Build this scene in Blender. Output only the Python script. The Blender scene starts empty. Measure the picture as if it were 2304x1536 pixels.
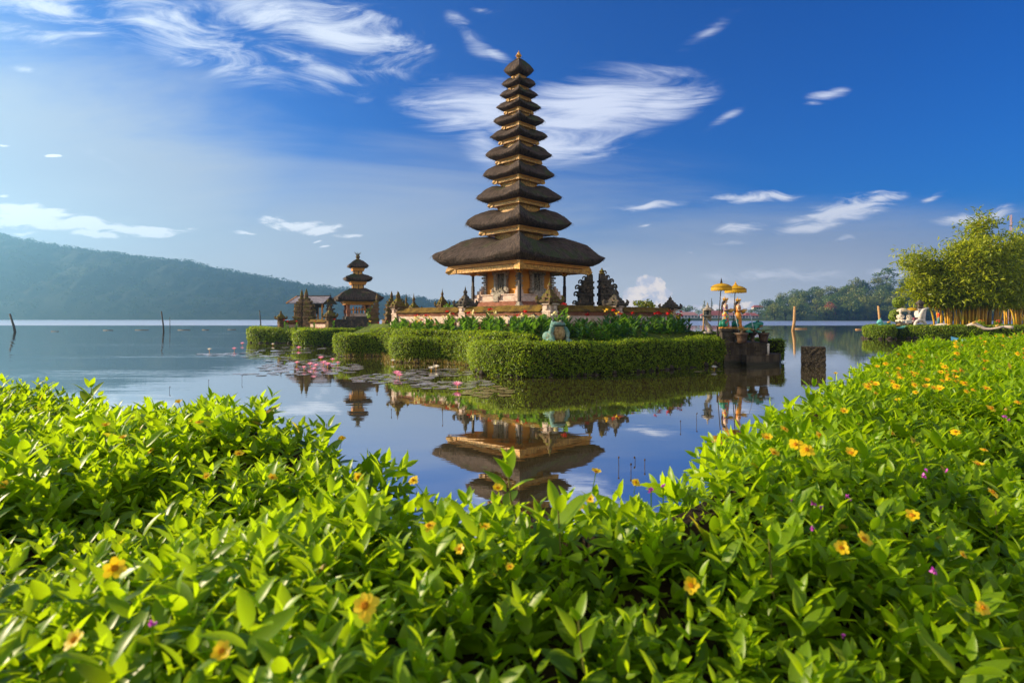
import bpy, bmesh, math, random
import numpy as np
from mathutils import Vector, Matrix, noise as mnoise
scene = bpy.context.scene
COL = scene.collection
rng = np.random.default_rng(7)
random.seed(7)
H, F, CX, HY = 2.3, 1280.0, 1152.0, 717.0          # eye height (m), focal length and principal point of the photograph
R = math.radians

# ---------------------------------------------------------------- camera
cd = bpy.data.cameras.new('camera'); cam = bpy.data.objects.new('camera', cd); COL.objects.link(cam)
cam.location = (0, 0, H); cam.rotation_euler = (R(90), 0, 0)
cd.lens = 20.0; cd.sensor_width = 36.0; cd.shift_y = -51 / 2304.0
cd.clip_start = 0.05; cd.clip_end = 20000
cd.dof.use_dof = True; cd.dof.focus_distance = 6.0; cd.dof.aperture_fstop = 5.6
scene.camera = cam
scene.view_settings.view_transform = 'Standard'; scene.view_settings.look = 'None'
scene.view_settings.exposure = 1.1; scene.view_settings.gamma = 1.0
scene.cycles.use_denoising = True
scene.cycles.max_bounces = 8; scene.cycles.transparent_max_bounces = 8
scene.cycles.volume_bounces = 0; scene.cycles.caustics_reflective = False; scene.cycles.caustics_refractive = False
scene.cycles.sample_clamp_indirect = 6

# ---------------------------------------------------------------- sun and sky
SUN_EL, SUN_AZ = R(21), R(-80)                      # azimuth from +Y towards +X
sd = Vector((math.sin(SUN_AZ) * math.cos(SUN_EL), math.cos(SUN_AZ) * math.cos(SUN_EL), math.sin(SUN_EL)))
sl = bpy.data.lights.new('sun', 'SUN'); sun = bpy.data.objects.new('sun', sl); COL.objects.link(sun)
sl.energy = 5.0; sl.angle = R(0.5); sl.color = (1.0, 0.80, 0.52)
sun.rotation_euler = sd.to_track_quat('Z', 'Y').to_euler(); sun.location = (-40, 10, 40)

world = bpy.data.worlds.new('World'); scene.world = world; world.use_nodes = True
SKY_STRENGTH = 0.10; SKY_TINT = (0.04, 0.39, 0.70)

class NT:
    """small helper to write node trees"""
    def __init__(s, tree): s.t = tree; s.n = tree.nodes; s.l = tree.links
    def add(s, typ, **kw):
        nd = s.n.new(typ)
        for k, v in kw.items(): setattr(nd, k, v)
        return nd
    def link(s, a, b): s.l.new(a, b)
    def put(s, sock, v):
        if isinstance(v, bpy.types.NodeSocket): s.l.new(v, sock)
        else:
            if hasattr(sock.default_value, '__len__') and not hasattr(v, '__len__'): v = (v, v, v)
            if hasattr(sock.default_value, '__len__') and len(sock.default_value) == 4 and len(v) == 3: v = (*v, 1)
            sock.default_value = v
    def math(s, op, a, b=None, c=None, clamp=False):
        nd = s.add('ShaderNodeMath', operation=op); nd.use_clamp = clamp
        for i, v in enumerate((a, b, c)):
            if v is not None: s.put(nd.inputs[i], v)
        return nd.outputs[0]
    def vmath(s, op, a, b=None, out=0):
        nd = s.add('ShaderNodeVectorMath', operation=op)
        s.put(nd.inputs[0], a)
        if b is not None: s.put(nd.inputs[1], b)
        return nd.outputs[out]
    def noise(s, vec, scale, detail=4, rough=0.55, dist=0.0, col=False):
        nd = s.add('ShaderNodeTexNoise')
        if vec is not None: s.put(nd.inputs['Vector'], vec)
        nd.inputs['Scale'].default_value = scale; nd.inputs['Detail'].default_value = detail
        nd.inputs['Roughness'].default_value = rough; nd.inputs['Distortion'].default_value = dist
        return nd.outputs['Color' if col else 'Fac']
    def mapping(s, vec, loc=(0, 0, 0), rot=(0, 0, 0), scale=(1, 1, 1), typ='POINT'):
        nd = s.add('ShaderNodeMapping', vector_type=typ); s.put(nd.inputs['Vector'], vec)
        nd.inputs['Location'].default_value = loc; nd.inputs['Rotation'].default_value = rot; nd.inputs['Scale'].default_value = scale
        return nd.outputs[0]
    def ramp(s, fac, stops):
        nd = s.add('ShaderNodeValToRGB'); s.put(nd.inputs[0], fac); e = nd.color_ramp.elements
        while len(e) < len(stops): e.new(0.5)
        for el, (p, c) in zip(e, stops):
            el.position = p; el.color = (*c, 1) if hasattr(c, '__len__') else (c, c, c, 1)
        return nd.outputs[0]
    def smooth(s, x, lo, hi, a=0.0, b=1.0):
        nd = s.add('ShaderNodeMapRange', interpolation_type='SMOOTHSTEP'); s.put(nd.inputs[0], x)
        for i, v in zip((1, 2, 3, 4), (lo, hi, a, b)): s.put(nd.inputs[i], v)
        return nd.outputs[0]
    def mix(s, fac, a, b, blend='MIX'):
        nd = s.add('ShaderNodeMix', data_type='RGBA', blend_type=blend)
        s.put(nd.inputs[0], fac); s.put(nd.inputs[6], a); s.put(nd.inputs[7], b)
        return nd.outputs[2]

W = NT(world.node_tree); W.n.clear()
wo = W.add('ShaderNodeOutputWorld'); bg = W.add('ShaderNodeBackground'); W.link(bg.outputs[0], wo.inputs[0])
bg.inputs[1].default_value = SKY_STRENGTH
sky = W.add('ShaderNodeTexSky', sky_type='NISHITA'); sky.sun_disc = False
sky.sun_elevation = SUN_EL; sky.sun_rotation = SUN_AZ; sky.altitude = 1200; sky.air_density = 1.0; sky.dust_density = 1.6; sky.ozone_density = 3.0
hs = W.add('ShaderNodeHueSaturation'); hs.inputs['Saturation'].default_value = 1.35; W.link(sky.outputs[0], hs.inputs['Color'])
skycol = W.mix(1.0, hs.outputs[0], SKY_TINT, 'MULTIPLY')
# clouds: soft patches at given azimuths/heights above the lake, broken up by streaked noise
tc = W.add('ShaderNodeTexCoord'); dirv = tc.outputs['Generated']
sx = W.add('ShaderNodeSeparateXYZ'); W.link(dirv, sx.inputs[0])
# unseen bright cloud added behind the viewer as fill for the shaded faces
rear_fill = W.math('MULTIPLY', W.smooth(sx.outputs[1], -.05, -.5), W.smooth(W.noise(dirv, 2.2, 3, .55), .30, .55))
rear_fill = W.math('MULTIPLY', rear_fill, W.smooth(sx.outputs[2], -.02, .06))
skycol = W.mix(rear_fill, skycol, tuple(c / SKY_STRENGTH for c in (.54, .51, .46)))
ysafe = W.math('MAXIMUM', sx.outputs[1], 0.05)
cu = W.math('DIVIDE', sx.outputs[0], ysafe); cv = W.math('DIVIDE', sx.outputs[2], ysafe)
cx = W.add('ShaderNodeCombineXYZ'); W.link(cu, cx.inputs[0]); W.link(cv, cx.inputs[1]); UV = cx.outputs[0]
def blobs(W, vec, items):
    """items: (px, py, rx, ry, tilt deg, weight) -> strongest patch value"""
    acc = None
    for px, py, rx, ry, tilt, w in items:
        v0 = vec
        if acc is not None:                          # evaluate one patch after the other (keeps the shader's stack small)
            nd = W.add('ShaderNodeVectorMath', operation='MULTIPLY_ADD'); W.link(acc, nd.inputs[0]); nd.inputs[1].default_value = (1e-7,) * 3; W.link(vec, nd.inputs[2]); v0 = nd.outputs[0]
        m = W.mapping(v0, ((px - CX) / F, (HY - py) / F, 0), (0, 0, R(tilt)), (rx / F, ry / F, 1), 'TEXTURE')
        ln = W.vmath('LENGTH', m, out=1)
        v = W.math('MULTIPLY_ADD', ln, -w, w)
        acc = v if acc is None else W.math('MAXIMUM', acc, v)
    return W.math('MAXIMUM', acc, 0.0)
# kind: warp, streak tilt, streak scale, distortion, offset, noise gain, low, high, opacity, colour, patches
CLOUDS = [
 # thin high veil over the left half
 dict(warp=0, tilt=26, sc=(1.2, 6.0), dist=.8, det=5, off=1.0, gain=1.0, lo=.05, hi=.95, op=.95, edge=.3, col=(.42, .47, .565),
      b=[(0, 430, 1250, 470, -14, 1.45), (800, 580, 1300, 340, 0, 1.1), (1500, 720, 2400, 330, 0, 1.6)]),
 dict(warp=0, tilt=8, sc=(1.5, 9.0), dist=.5, det=4, off=4.0, gain=.6, lo=.0, hi=.9, op=.9, edge=.3, col=(.60, .65, .71),
      b=[(0, 640, 1300, 300, 0, 1.0), (1300, 720, 2200, 200, 0, 1.15)]),
 # wispy high cloud, streaks running down to the right
 dict(warp=.10, tilt=24, sc=(4.0, 15.0), dist=1.3, det=9, off=0, gain=4.2, lo=.0, hi=1.4, op=.96, edge=.45, col=(.70, .76, .87),
      b=[(120, 30, 340, 90, -14, .95), (420, 90, 330, 85, -24, 1.0), (760, 90, 240, 115, -12, 1.12), (560, 20, 260, 80, -20, .9),
         (690, 170, 190, 60, -22, .9), (850, 80, 110, 90, 15, .75), (120, 90, 200, 45, -10, .6), (1060, 75, 100, 42, -38, .85), (1110, 110, 75, 24, -25, .7),
         (1085, 10, 70, 12, -12, .5), (955, 110, 40, 26, 40, .4), (985, 175, 52, 13, 15, .5), (70, 170, 48, 12, -12, .55), (230, 365, 90, 14, -20, .35)]),
 # feathered plume behind the tower, streaks running up to the right
 dict(warp=.06, tilt=-42, sc=(3.2, 22.0), dist=1.0, det=9, off=3.1, gain=3.5, lo=.02, hi=1.4, op=.95, edge=.45, col=(.68, .73, .87),
      b=[(1140, 265, 300, 110, -8, 1.4), (1330, 245, 310, 110, 12, 1.5), (1480, 232, 160, 70, 14, 1.2), (1240, 330, 230, 76, 14, 1.35), (1080, 320, 110, 60, -30, 1.1), (1300, 365, 190, 24, 14, .7),
         (1630, 275, 70, 16, 32, .5), (1580, 75, 120, 22, 35, .36), (1860, 212, 66, 16, 10, .85), (1830, 230, 34, 9, 5, .8), (1890, 198, 36, 10, 5, .8)]),
 # brushed lower clouds to the right
 dict(warp=.035, tilt=-17, sc=(8.0, 42.0), dist=.9, det=8, off=5.3, gain=3.2, lo=.12, hi=1.15, op=.95, edge=.5, col=(.82, .85, .93),
      b=[(1900, 470, 162, 45, 14, 1.35), (1970, 448, 93, 29, 16, 1.3), (1810, 510, 96, 20, 10, 1.1), (1690, 445, 132, 18, 6, 1.15), (1740, 437, 60, 16, 8, 1.1), (1450, 463, 114, 16, 2, .85), (1670, 517, 79, 20, 4, .85),
         (1640, 551, 67, 9, 2, .85), (2205, 487, 132, 22, 6, 1.15), (2240, 480, 72, 24, 8, 1.1), (1905, 540, 60, 11, 10, .6), (2100, 440, 50, 14, 24, .6), (1750, 543, 26, 5, 4, .7), (1460, 509, 26, 4, 0, .6), (1555, 572, 14, 4, 0, .6),
         (1365, 606, 34, 4, 8, .8), (1780, 622, 420, 26, 2, .62), (2000, 612, 160, 20, 3, .7), (1560, 640, 260, 20, 0, .5), (1480, 585, 420, 10, 0, .25), (2190, 592, 150, 12, 10, .3)]),
 # low banks on the left
 dict(warp=.035, tilt=4, sc=(11.0, 40.0), dist=.6, det=8, off=8.0, gain=3.6, lo=.12, hi=.72, op=.96, edge=.3, col=(.98, .99, 1.02),
      b=[(60, 490, 150, 36, -4, 1.5), (190, 510, 110, 22, -4, 1.2), (310, 517, 150, 15, 0, 1.25), (230, 533, 70, 11, 0, 1.1), (400, 513, 60, 7, 0, .9), (30, 528, 60, 8, 0, .8), (660, 502, 95, 19, -4, 1.3), (720, 515, 80, 14, -2, 1.2),
         (785, 534, 42, 8, -2, .95), (550, 526, 34, 7, -4, .95), (733, 555, 16, 4, 0, .9), (718, 541, 14, 3, 0, .7), (118, 351, 26, 4, -4, .9), (4, 325, 24, 6, 0, .9), (10, 440, 16, 5, 0, .6)]),
 # towering white cumulus low on the horizon
 dict(warp=.02, tilt=0, sc=(30., 30.), dist=.2, det=7, off=2.0, gain=2.6, lo=.34, hi=.58, op=.97, edge=.2, col=None,
      b=[(1460, 640, 44, 36, 0, 1.5), (1480, 662, 40, 34, 0, 1.4), (1440, 672, 62, 30, 0, 1.5), (1475, 690, 70, 26, 0, 1.4), (1405, 690, 60, 22, 0, 1.4), (1340, 692, 46, 20, 0, 1.2), (1300, 690, 30, 20, 0, 1.1), (1388, 662, 20, 16, 0, 1.0),
         (1575, 690, 90, 14, 0, 1.0), (1640, 672, 26, 24, 0, 1.1), (1655, 692, 60, 20, 0, 1.1), (1545, 698, 60, 12, 0, 1.1), (2110, 616, 70, 14, 8, 1.0), (2130, 606, 40, 12, 0, 1.0), (1070, 690, 26, 22, 0, .9)])]
K = 0.60 / SKY_STRENGTH
def cell_group(x0, y0, x1, y1):
    """sky colour inside one patch of sky: the clear sky with the clouds that reach into it"""
    picks = []
    for c in CLOUDS:
        mg = 20 + 1280 * c['warp'] * .35
        sel = []
        for q in c['b']:
            px, py, rx, ry, t, w = q; t = R(t)
            ex = math.hypot(rx * math.cos(t), ry * math.sin(t)) + mg; ey = math.hypot(rx * math.sin(t), ry * math.cos(t)) + mg
            if px + ex > x0 and px - ex < x1 and py + ey > y0 and py - ey < y1: sel.append(q)
        if sel: picks.append((c, sel))
    if not picks: return None
    g = bpy.data.node_groups.new('clouds', 'ShaderNodeTree')
    g.interface.new_socket('Sky', in_out='INPUT', socket_type='NodeSocketColor')
    g.interface.new_socket('UV', in_out='INPUT', socket_type='NodeSocketVector')
    g.interface.new_socket('Color', in_out='OUTPUT', socket_type='NodeSocketColor')
    W = NT(g); gi = W.add('NodeGroupInput'); go = W.add('NodeGroupOutput'); col, UV = gi.outputs[0], gi.outputs[1]
    for c, sel in picks:
        vec = UV
        if c['warp']:
            wp = W.vmath('SUBTRACT', W.noise(UV, 3.2 if c['warp'] > .05 else 9.0, 2, 0.5, 0, True), (.5, .5, .5))
            nd = W.add('ShaderNodeVectorMath', operation='MULTIPLY_ADD'); W.link(wp, nd.inputs[0]); nd.inputs[1].default_value = (c['warp'], c['warp'], 0); W.link(UV, nd.inputs[2]); vec = nd.outputs[0]
        n = W.noise(W.mapping(vec, (c['off'], c['off'], 0), (0, 0, R(c['tilt'])), (*c['sc'], 1)), 1.0, c['det'], .66, c['dist'])
        b = blobs(W, vec, sel)
        d = W.smooth(W.math('ADD', b, W.math('MULTIPLY', W.math('SUBTRACT', n, .5), c['gain'])), c['lo'], c['hi'], 0, c['op'])
        d = W.math('MULTIPLY', d, W.smooth(b, .01, c['edge']))
        if c['col'] is None:
            lit = W.math('SUBTRACT', W.noise(W.mapping(UV, (7, 1, 0)), 42.0, 4, .6), W.noise(W.mapping(UV, (7 - .009, 1 + .008, 0)), 42.0, 4, .6)); cc = W.mix(W.smooth(lit, -.14, .12), tuple(q * K for q in (.66, .68, .78)), tuple(q * K for q in (1.1, .98, .88)))
        else: cc = tuple(q * K for q in c['col'])
        col = W.mix(d, col, cc)
    W.link(col, go.inputs[0])
    return g
XS = [-1200, 300, 900, 1280, 1640, 3400]; YS = [-1500, 150, 400, 560, 730]
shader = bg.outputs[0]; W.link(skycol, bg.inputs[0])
for i in range(len(XS) - 1):
    for j in range(len(YS) - 1):
        g = cell_group(XS[i], YS[j], XS[i + 1], YS[j + 1])
        if g is None: continue
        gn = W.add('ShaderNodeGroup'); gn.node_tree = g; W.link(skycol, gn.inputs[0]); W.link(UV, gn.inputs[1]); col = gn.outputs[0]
        b2 = W.add('ShaderNodeBackground'); b2.inputs[1].default_value = SKY_STRENGTH; W.link(col, b2.inputs[0])
        ins = None
        for sock, lo, hi in ((cu, (XS[i] - CX) / F, (XS[i + 1] - CX) / F), (cv, (HY - YS[j + 1]) / F, (HY - YS[j]) / F)):
            m = W.math('MULTIPLY', W.math('GREATER_THAN', sock, lo), W.math('LESS_THAN', sock, hi))
            ins = m if ins is None else W.math('MULTIPLY', ins, m)
        ins = W.math('MULTIPLY', ins, W.math('GREATER_THAN', sx.outputs[1], .12))
        mx = W.add('ShaderNodeMixShader'); W.link(ins, mx.inputs[0]); W.link(shader, mx.inputs[1]); W.link(b2.outputs[0], mx.inputs[2]); shader = mx.outputs[0]
W.link(shader, wo.inputs[0])
world.cycles.sampling_method = 'MANUAL'; world.cycles.sample_map_resolution = 512

# ================================================================= helpers
def at(px, py, d):
    """point at depth d seen at pixel (px, py) of the photograph"""
    return Vector(((px - CX) / F * d, d, H + (HY - py) / F * d))
def wat(px, py):
    """point of the water surface seen at pixel (px, py)"""
    return at(px, py, H * F / (py - HY))

class MB:
    """collects shapes, then becomes ONE mesh object"""
    def __init__(s): s.v = []; s.f = []
    def add(s, vs, fs, M=None):
        o = len(s.v)
        s.v += [tuple(M @ Vector(q)) for q in vs] if M is not None else [tuple(q) for q in vs]
        s.f += [tuple(i + o for i in q) for q in fs]
    def box(s, c, sz, rz=0, M=None, taper=1.0, bev=0.0):
        x, y, z = (q / 2 for q in sz); t = taper
        if bev:
            rings = [(x - bev, y - bev, -z), (x, y, -z + bev), (x * t, y * t, z - bev), (x * t - bev, y * t - bev, z)]
        else: rings = [(x, y, -z), (x * t, y * t, z)]
        vs = []
        for a, b, h in rings: vs += [(-a, -b, h), (a, -b, h), (a, b, h), (-a, b, h)]
        fs = [(3, 2, 1, 0)]; n = len(rings)
        for k in range(n - 1):
            for i in range(4): j = (i + 1) % 4; fs.append((k * 4 + i, k * 4 + j, k * 4 + 4 + j, k * 4 + 4 + i))
        e = (n - 1) * 4; fs.append((e, e + 1, e + 2, e + 3))
        m = Matrix.Translation(c) @ Matrix.Rotation(rz, 4, 'Z')
        s.add(vs, fs, (M @ m) if M is not None else m)
    def lathe(s, prof, c=(0, 0, 0), n=16, M=None, ph=0.0, jit=0.0):
        """prof: (radius, z) from bottom to top; n=4 gives square pieces (radius to the corner)"""
        vs = []; fs = []
        for r, z in prof:
            for i in range(n):
                a = 2 * math.pi * i / n + ph; rr = r * (1 + jit * random.uniform(-1, 1))
                vs.append((c[0] + rr * math.cos(a), c[1] + rr * math.sin(a), c[2] + z))
        for k in range(len(prof) - 1):
            for i in range(n): j = (i + 1) % n; fs.append((k * n + i, k * n + j, k * n + n + j, k * n + n + i))
        fs.append(tuple(range(n - 1, -1, -1))); e = (len(prof) - 1) * n; fs.append(tuple(range(e, e + n)))
        s.add(vs, fs, M)
    def tube(s, pts, rad, n=8, M=None, flat=1.0):
        pts = [Vector(p) for p in pts]
        if not hasattr(rad, '__len__'): rad = [rad] * len(pts)
        vs = []; fs = []; up = Vector((0, 0, 1)); prev = None
        for i, p in enumerate(pts):
            t = (pts[min(i + 1, len(pts) - 1)] - pts[max(i - 1, 0)]).normalized()
            if prev is None:
                a = t.cross(up); a = a if a.length > .05 else t.cross(Vector((1, 0, 0))); a.normalize()
            else: a = (prev - t * prev.dot(t)).normalized()
            prev = a; b = t.cross(a)
            for k in range(n):
                w = 2 * math.pi * k / n; vs.append(p + a * math.cos(w) * rad[i] + b * math.sin(w) * rad[i] * flat)
        for i in range(len(pts) - 1):
            for k in range(n): j = (k + 1) % n; fs.append((i * n + k, i * n + j, i * n + n + j, i * n + n + k))
        fs.append(tuple(range(n - 1, -1, -1))); e = (len(pts) - 1) * n; fs.append(tuple(range(e, e + n)))
        s.add(vs, fs, M)
    def ball(s, c, r, M=None, nu=12, nv=8, rot=None):
        r = r if hasattr(r, '__len__') else (r, r, r)
        vs = []; fs = []
        for j in range(1, nv):
            a = math.pi * j / nv
            for i in range(nu): w = 2 * math.pi * i / nu; vs.append((r[0] * math.sin(a) * math.cos(w), r[1] * math.sin(a) * math.sin(w), -r[2] * math.cos(a)))
        b = len(vs); vs += [(0, 0, -r[2]), (0, 0, r[2])]
        for j in range(nv - 2):
            for i in range(nu): k = (i + 1) % nu; fs.append((j * nu + i, j * nu + k, j * nu + nu + k, j * nu + nu + i))
        for i in range(nu):
            k = (i + 1) % nu; fs.append((b, k, i)); e = (nv - 2) * nu; fs.append((b + 1, e + i, e + k))
        m = Matrix.Translation(c) @ (rot if rot is not None else Matrix.Identity(4))
        s.add(vs, fs, (M @ m) if M is not None else m)
    def grid(s, rows, closed=False):
        """rows: lists of points of equal length -> quads"""
        m = len(rows[0]); o = len(s.v)
        for r in rows: s.v += [tuple(q) for q in r]
        for i in range(len(rows) - 1):
            for k in range(m if closed else m - 1):
                j = (k + 1) % m; s.f.append((o + i * m + k, o + i * m + j, o + i * m + m + j, o + i * m + m + k))
    def build(s, name, mat, parent=None, smooth=False, kind=None, label=None):
        me = bpy.data.meshes.new(name); me.from_pydata(s.v, [], s.f); me.update()
        me.materials.append(mat)
        if smooth: me.polygons.foreach_set('use_smooth', [True] * len(me.polygons))
        o = bpy.data.objects.new(name, me); COL.objects.link(o)
        if parent is not None: o.parent = parent
        if kind: o['kind'] = kind
        if label: o['label'] = label
        return o

def mesh_np(name, V, Q, mat, parent=None, smooth=False, var=None, kind=None, uv=None):
    """fast mesh from numpy arrays; Q is (n, 3) or (n, 4); var: one number per vertex"""
    me = bpy.data.meshes.new(name); k = Q.shape[1]
    me.vertices.add(len(V)); me.vertices.foreach_set('co', np.ascontiguousarray(V, dtype=np.float32).ravel())
    me.loops.add(Q.size); me.loops.foreach_set('vertex_index', np.ascontiguousarray(Q, dtype=np.int32).ravel())
    me.polygons.add(len(Q)); me.polygons.foreach_set('loop_start', np.arange(0, Q.size, k, dtype=np.int32)); me.polygons.foreach_set('loop_total', np.full(len(Q), k, dtype=np.int32))
    if smooth: me.polygons.foreach_set('use_smooth', np.ones(len(Q), dtype=bool))
    if uv is not None:
        l = me.uv_layers.new(name='UVMap'); l.data.foreach_set('uv', np.ascontiguousarray(uv[Q.ravel()], dtype=np.float32).ravel())
    me.update(); me.validate()
    if var is not None:
        a = me.attributes.new('var', 'FLOAT', 'POINT'); a.data.foreach_set('value', np.ascontiguousarray(var, dtype=np.float32))
    me.materials.append(mat)
    o = bpy.data.objects.new(name, me); COL.objects.link(o)
    if parent is not None: o.parent = parent
    if kind: o['kind'] = kind
    return o

def unit(a): return a / np.maximum(np.linalg.norm(a, axis=-1, keepdims=True), 1e-9)
def frames(axis, normal, size):
    """per-leaf matrices: x along axis, z towards normal; size (n,) or (n,3)"""
    x = unit(axis); z = unit(normal - (normal * x).sum(-1, keepdims=True) * x); y = np.cross(z, x)
    size = np.asarray(size, dtype=float)
    if size.ndim == 1: size = np.repeat(size[:, None], 3, 1)
    return np.stack([x * size[:, :1], y * size[:, 1:2], z * size[:, 2:]], axis=-1)
def stamp(tv, tf, M, T):
    n, k = len(T), len(tv)
    V = np.einsum('nij,kj->nki', M, tv) + T[:, None, :]
    Q = tf[None] + (np.arange(n) * k)[:, None, None]
    return V.reshape(-1, 3), Q.reshape(-1, tf.shape[1])
def leaf_template(w=.45, n=4, fold=.25, droop=.2, tip=1.0):
    xs = np.linspace(0, 1, n + 1); hw = w / 2 * np.sin(np.pi * np.clip(xs ** .8, 0, 1)) ** .8; hw[0] = .03 * w; hw[-1] = .004
    tv = []; 
    for x, h in zip(xs, hw):
        z = -droop * x * x
        tv += [(x, -h, z + fold * h), (x, 0, z), (x, h, z + fold * h)]
    tf = []
    for i in range(n):
        a = i * 3; tf += [(a, a + 3, a + 4, a + 1), (a + 1, a + 4, a + 5, a + 2)]
    return np.array(tv), np.array(tf)
QUAD = (np.array([(0, -.5, 0), (.55, -.42, .08), (1, 0, 0), (.55, .42, .08)]) * np.array([1, .9, 1]) + 0.0, np.array([(0, 1, 2, 3)]))
def rand_dirs(n):
    v = rng.normal(size=(n, 3)); return unit(v)

def thing(name, label, cat, loc=(0, 0, 0), rz=0, group=None):
    o = bpy.data.objects.new(name, None); COL.objects.link(o); o.empty_display_size = .3
    o.location = loc; o.rotation_euler = (0, 0, rz)
    return tag(o, label, cat, group)
def tag(o, label, cat, group=None, kind=None):
    o['label'] = label; o['category'] = cat
    if group: o['group'] = group
    o['kind'] = kind or 'thing'
    return o
def dup(root, label=None, loc=None, rz=None, scale=None, group=None):
    """a copy of a thing with copies of its parts and sub-parts"""
    r = root.copy(); COL.objects.link(r)
    if loc is not None: r.location = loc
    if rz is not None: r.rotation_euler = (0, 0, rz)
    if scale is not None: r.scale = (scale,) * 3 if not hasattr(scale, '__len__') else scale
    if label: r['label'] = label
    if group: r['group'] = group
    for ch in list(root.children):
        c = ch.copy(); COL.objects.link(c); c.parent = r
        for g in ch.children: d = g.copy(); COL.objects.link(d); d.parent = c
    return r
def remesh(o, voxel, smooth_iter=2):
    m = o.modifiers.new('skin', 'REMESH'); m.mode = 'VOXEL'; m.voxel_size = voxel; m.use_smooth_shade = True
    if smooth_iter:
        m2 = o.modifiers.new('soften', 'SMOOTH'); m2.iterations = smooth_iter; m2.factor = .5

# ================================================================= materials
MATS = {}
def new_mat(name):
    m = bpy.data.materials.new(name); m.use_nodes = True; T = NT(m.node_tree); T.n.clear()
    out = T.add('ShaderNodeOutputMaterial'); MATS[name] = m
    return m, T, out
def pos(T): return T.add('ShaderNodeNewGeometry').outputs['Position']
def obj_co(T): return T.add('ShaderNodeTexCoord').outputs['Object']
def bsdf(T, out, col, rough=.8, spec=.3, bump=None, bstr=.5, bdist=.02, metallic=0.0):
    p = T.add('ShaderNodeBsdfPrincipled'); T.put(p.inputs['Base Color'], col); T.put(p.inputs['Roughness'], rough)
    p.inputs['Specular IOR Level'].default_value = spec; p.inputs['Metallic'].default_value = metallic
    if bump is not None:
        b = T.add('ShaderNodeBump'); b.inputs['Strength'].default_value = bstr; b.inputs['Distance'].default_value = bdist; T.link(bump, b.inputs['Height']); T.link(b.outputs[0], p.inputs['Normal'])
    if out is not None: T.link(p.outputs[0], out.inputs[0])
    return p
def mat_rough(name, c1, c2, scale=6.0, rough=.85, spec=.25, bstr=.6, bdist=.03, moss=None, moss_amt=.5, moss_up=.6, fine=6.0, c3=None):
    """stone / plaster / painted wood: two tones broken up by noise, optional moss on upward faces"""
    m, T, out = new_mat(name); P = pos(T)
    n1 = T.noise(P, scale, 6, .62); n2 = T.noise(P, scale * fine, 4, .6)
    f = T.math('ADD', T.math('MULTIPLY', n1, .65), T.math('MULTIPLY', n2, .35))
    col = T.mix(T.smooth(f, .36, .64), c1, c2)
    if c3 is not None: col = T.mix(T.smooth(T.noise(P, scale * .45, 5, .65), .54, .66), col, c3)
    if moss is not None:
        nz = T.add('ShaderNodeSeparateXYZ'); T.link(T.add('ShaderNodeNewGeometry').outputs['Normal'], nz.inputs[0])
        mf = T.math('ADD', T.math('MULTIPLY', nz.outputs[2], moss_up), T.math('MULTIPLY', T.math('SUBTRACT', T.noise(P, scale * .7, 5, .65), .5), 2.2))
        mf = T.smooth(T.math('ADD', mf, moss_amt), .35, .75)
        mc = T.mix(n2, tuple(c * .65 for c in moss), tuple(c * 1.35 for c in moss))
        col = T.mix(mf, col, mc)
    bsdf(T, out, col, rough, spec, f, bstr, bdist)
    return m
def mat_leaf(name, dark, light, trans=(.25, .42, .03), rough=.45, tmix=.35, spec=.4, fleck=None, objvar=False):
    m, T, out = new_mat(name)
    a = T.add('ShaderNodeAttribute', attribute_name='var').outputs['Fac'] if not objvar else T.add('ShaderNodeObjectInfo').outputs['Random']
    n = T.noise(pos(T), 1.3, 3, .5)
    f = T.math('ADD', T.math('MULTIPLY', a, .75), T.math('MULTIPLY', n, .35))
    col = T.mix(T.smooth(f, .1, .95), dark, light)
    if fleck is not None: col = T.mix(T.math('GREATER_THAN', a, .985), col, fleck)
    p = bsdf(T, None, col, rough, spec)
    t = T.add('ShaderNodeBsdfTranslucent'); T.put(t.inputs[0], T.mix(.5, trans, T.mix(1.0, col, (2.2, 2.2, 2.0), 'MULTIPLY')))
    mx = T.add('ShaderNodeMixShader'); mx.inputs[0].default_value = tmix; T.link(p.outputs[0], mx.inputs[1]); T.link(t.outputs[0], mx.inputs[2]); T.link(mx.outputs[0], out.inputs[0])
    return m
def mat_plain(name, col, rough=.6, spec=.3, var=.15, scale=12, metallic=0.0, bstr=.2):
    return mat_rough(name, tuple(c * (1 - var) for c in col), tuple(min(1, c * (1 + var)) for c in col), scale, rough, spec, bstr, .01)

M_thatch, T, out = new_mat('palm_fibre_thatch')
uvn = T.add('ShaderNodeUVMap').outputs[0]
f1 = T.noise(T.mapping(uvn, (0, 0, 0), (0, 0, 0), (26, 1.6, 1)), 1.0, 5, .7, .25); f2 = T.noise(uvn, 1.6, 4, .6)
col = T.mix(T.smooth(f1, .34, .70), (.015, .011, .009), (.165, .112, .084))
col = T.mix(T.math('MULTIPLY', T.smooth(f2, .40, .72), .55), col, (.10, .070, .055))
mo = T.noise(pos(T), .9, 5, .65)
nx = T.add('ShaderNodeSeparateXYZ'); T.link(T.add('ShaderNodeNewGeometry').outputs['Normal'], nx.inputs[0])
mf = T.math('ADD', T.math('MULTIPLY', nx.outputs[2], .55), T.math('MULTIPLY', nx.outputs[0], .42))
mf = T.smooth(T.math('ADD', mf, T.math('MULTIPLY', T.math('SUBTRACT', mo, .5), 2.4)), .42, .85, 0, .85)
col = T.mix(mf, col, T.mix(f1, (.022, .034, .012), (.095, .125, .030)))
bsdf(T, out, col, .85, .2, f1, 1.0, .09)
M_gold = mat_rough('gilded_carving', (.30, .11, .012), (.85, .46, .07), 9, .5, .5, 1.0, .04, fine=3.0)
M_orange = mat_plain('orange_painted_wood', (.66, .27, .035), .55, .35, .18, 5)
M_red = mat_plain('dark_red_wood', (.17, .030, .020), .6, .3, .35, 6)
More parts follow.
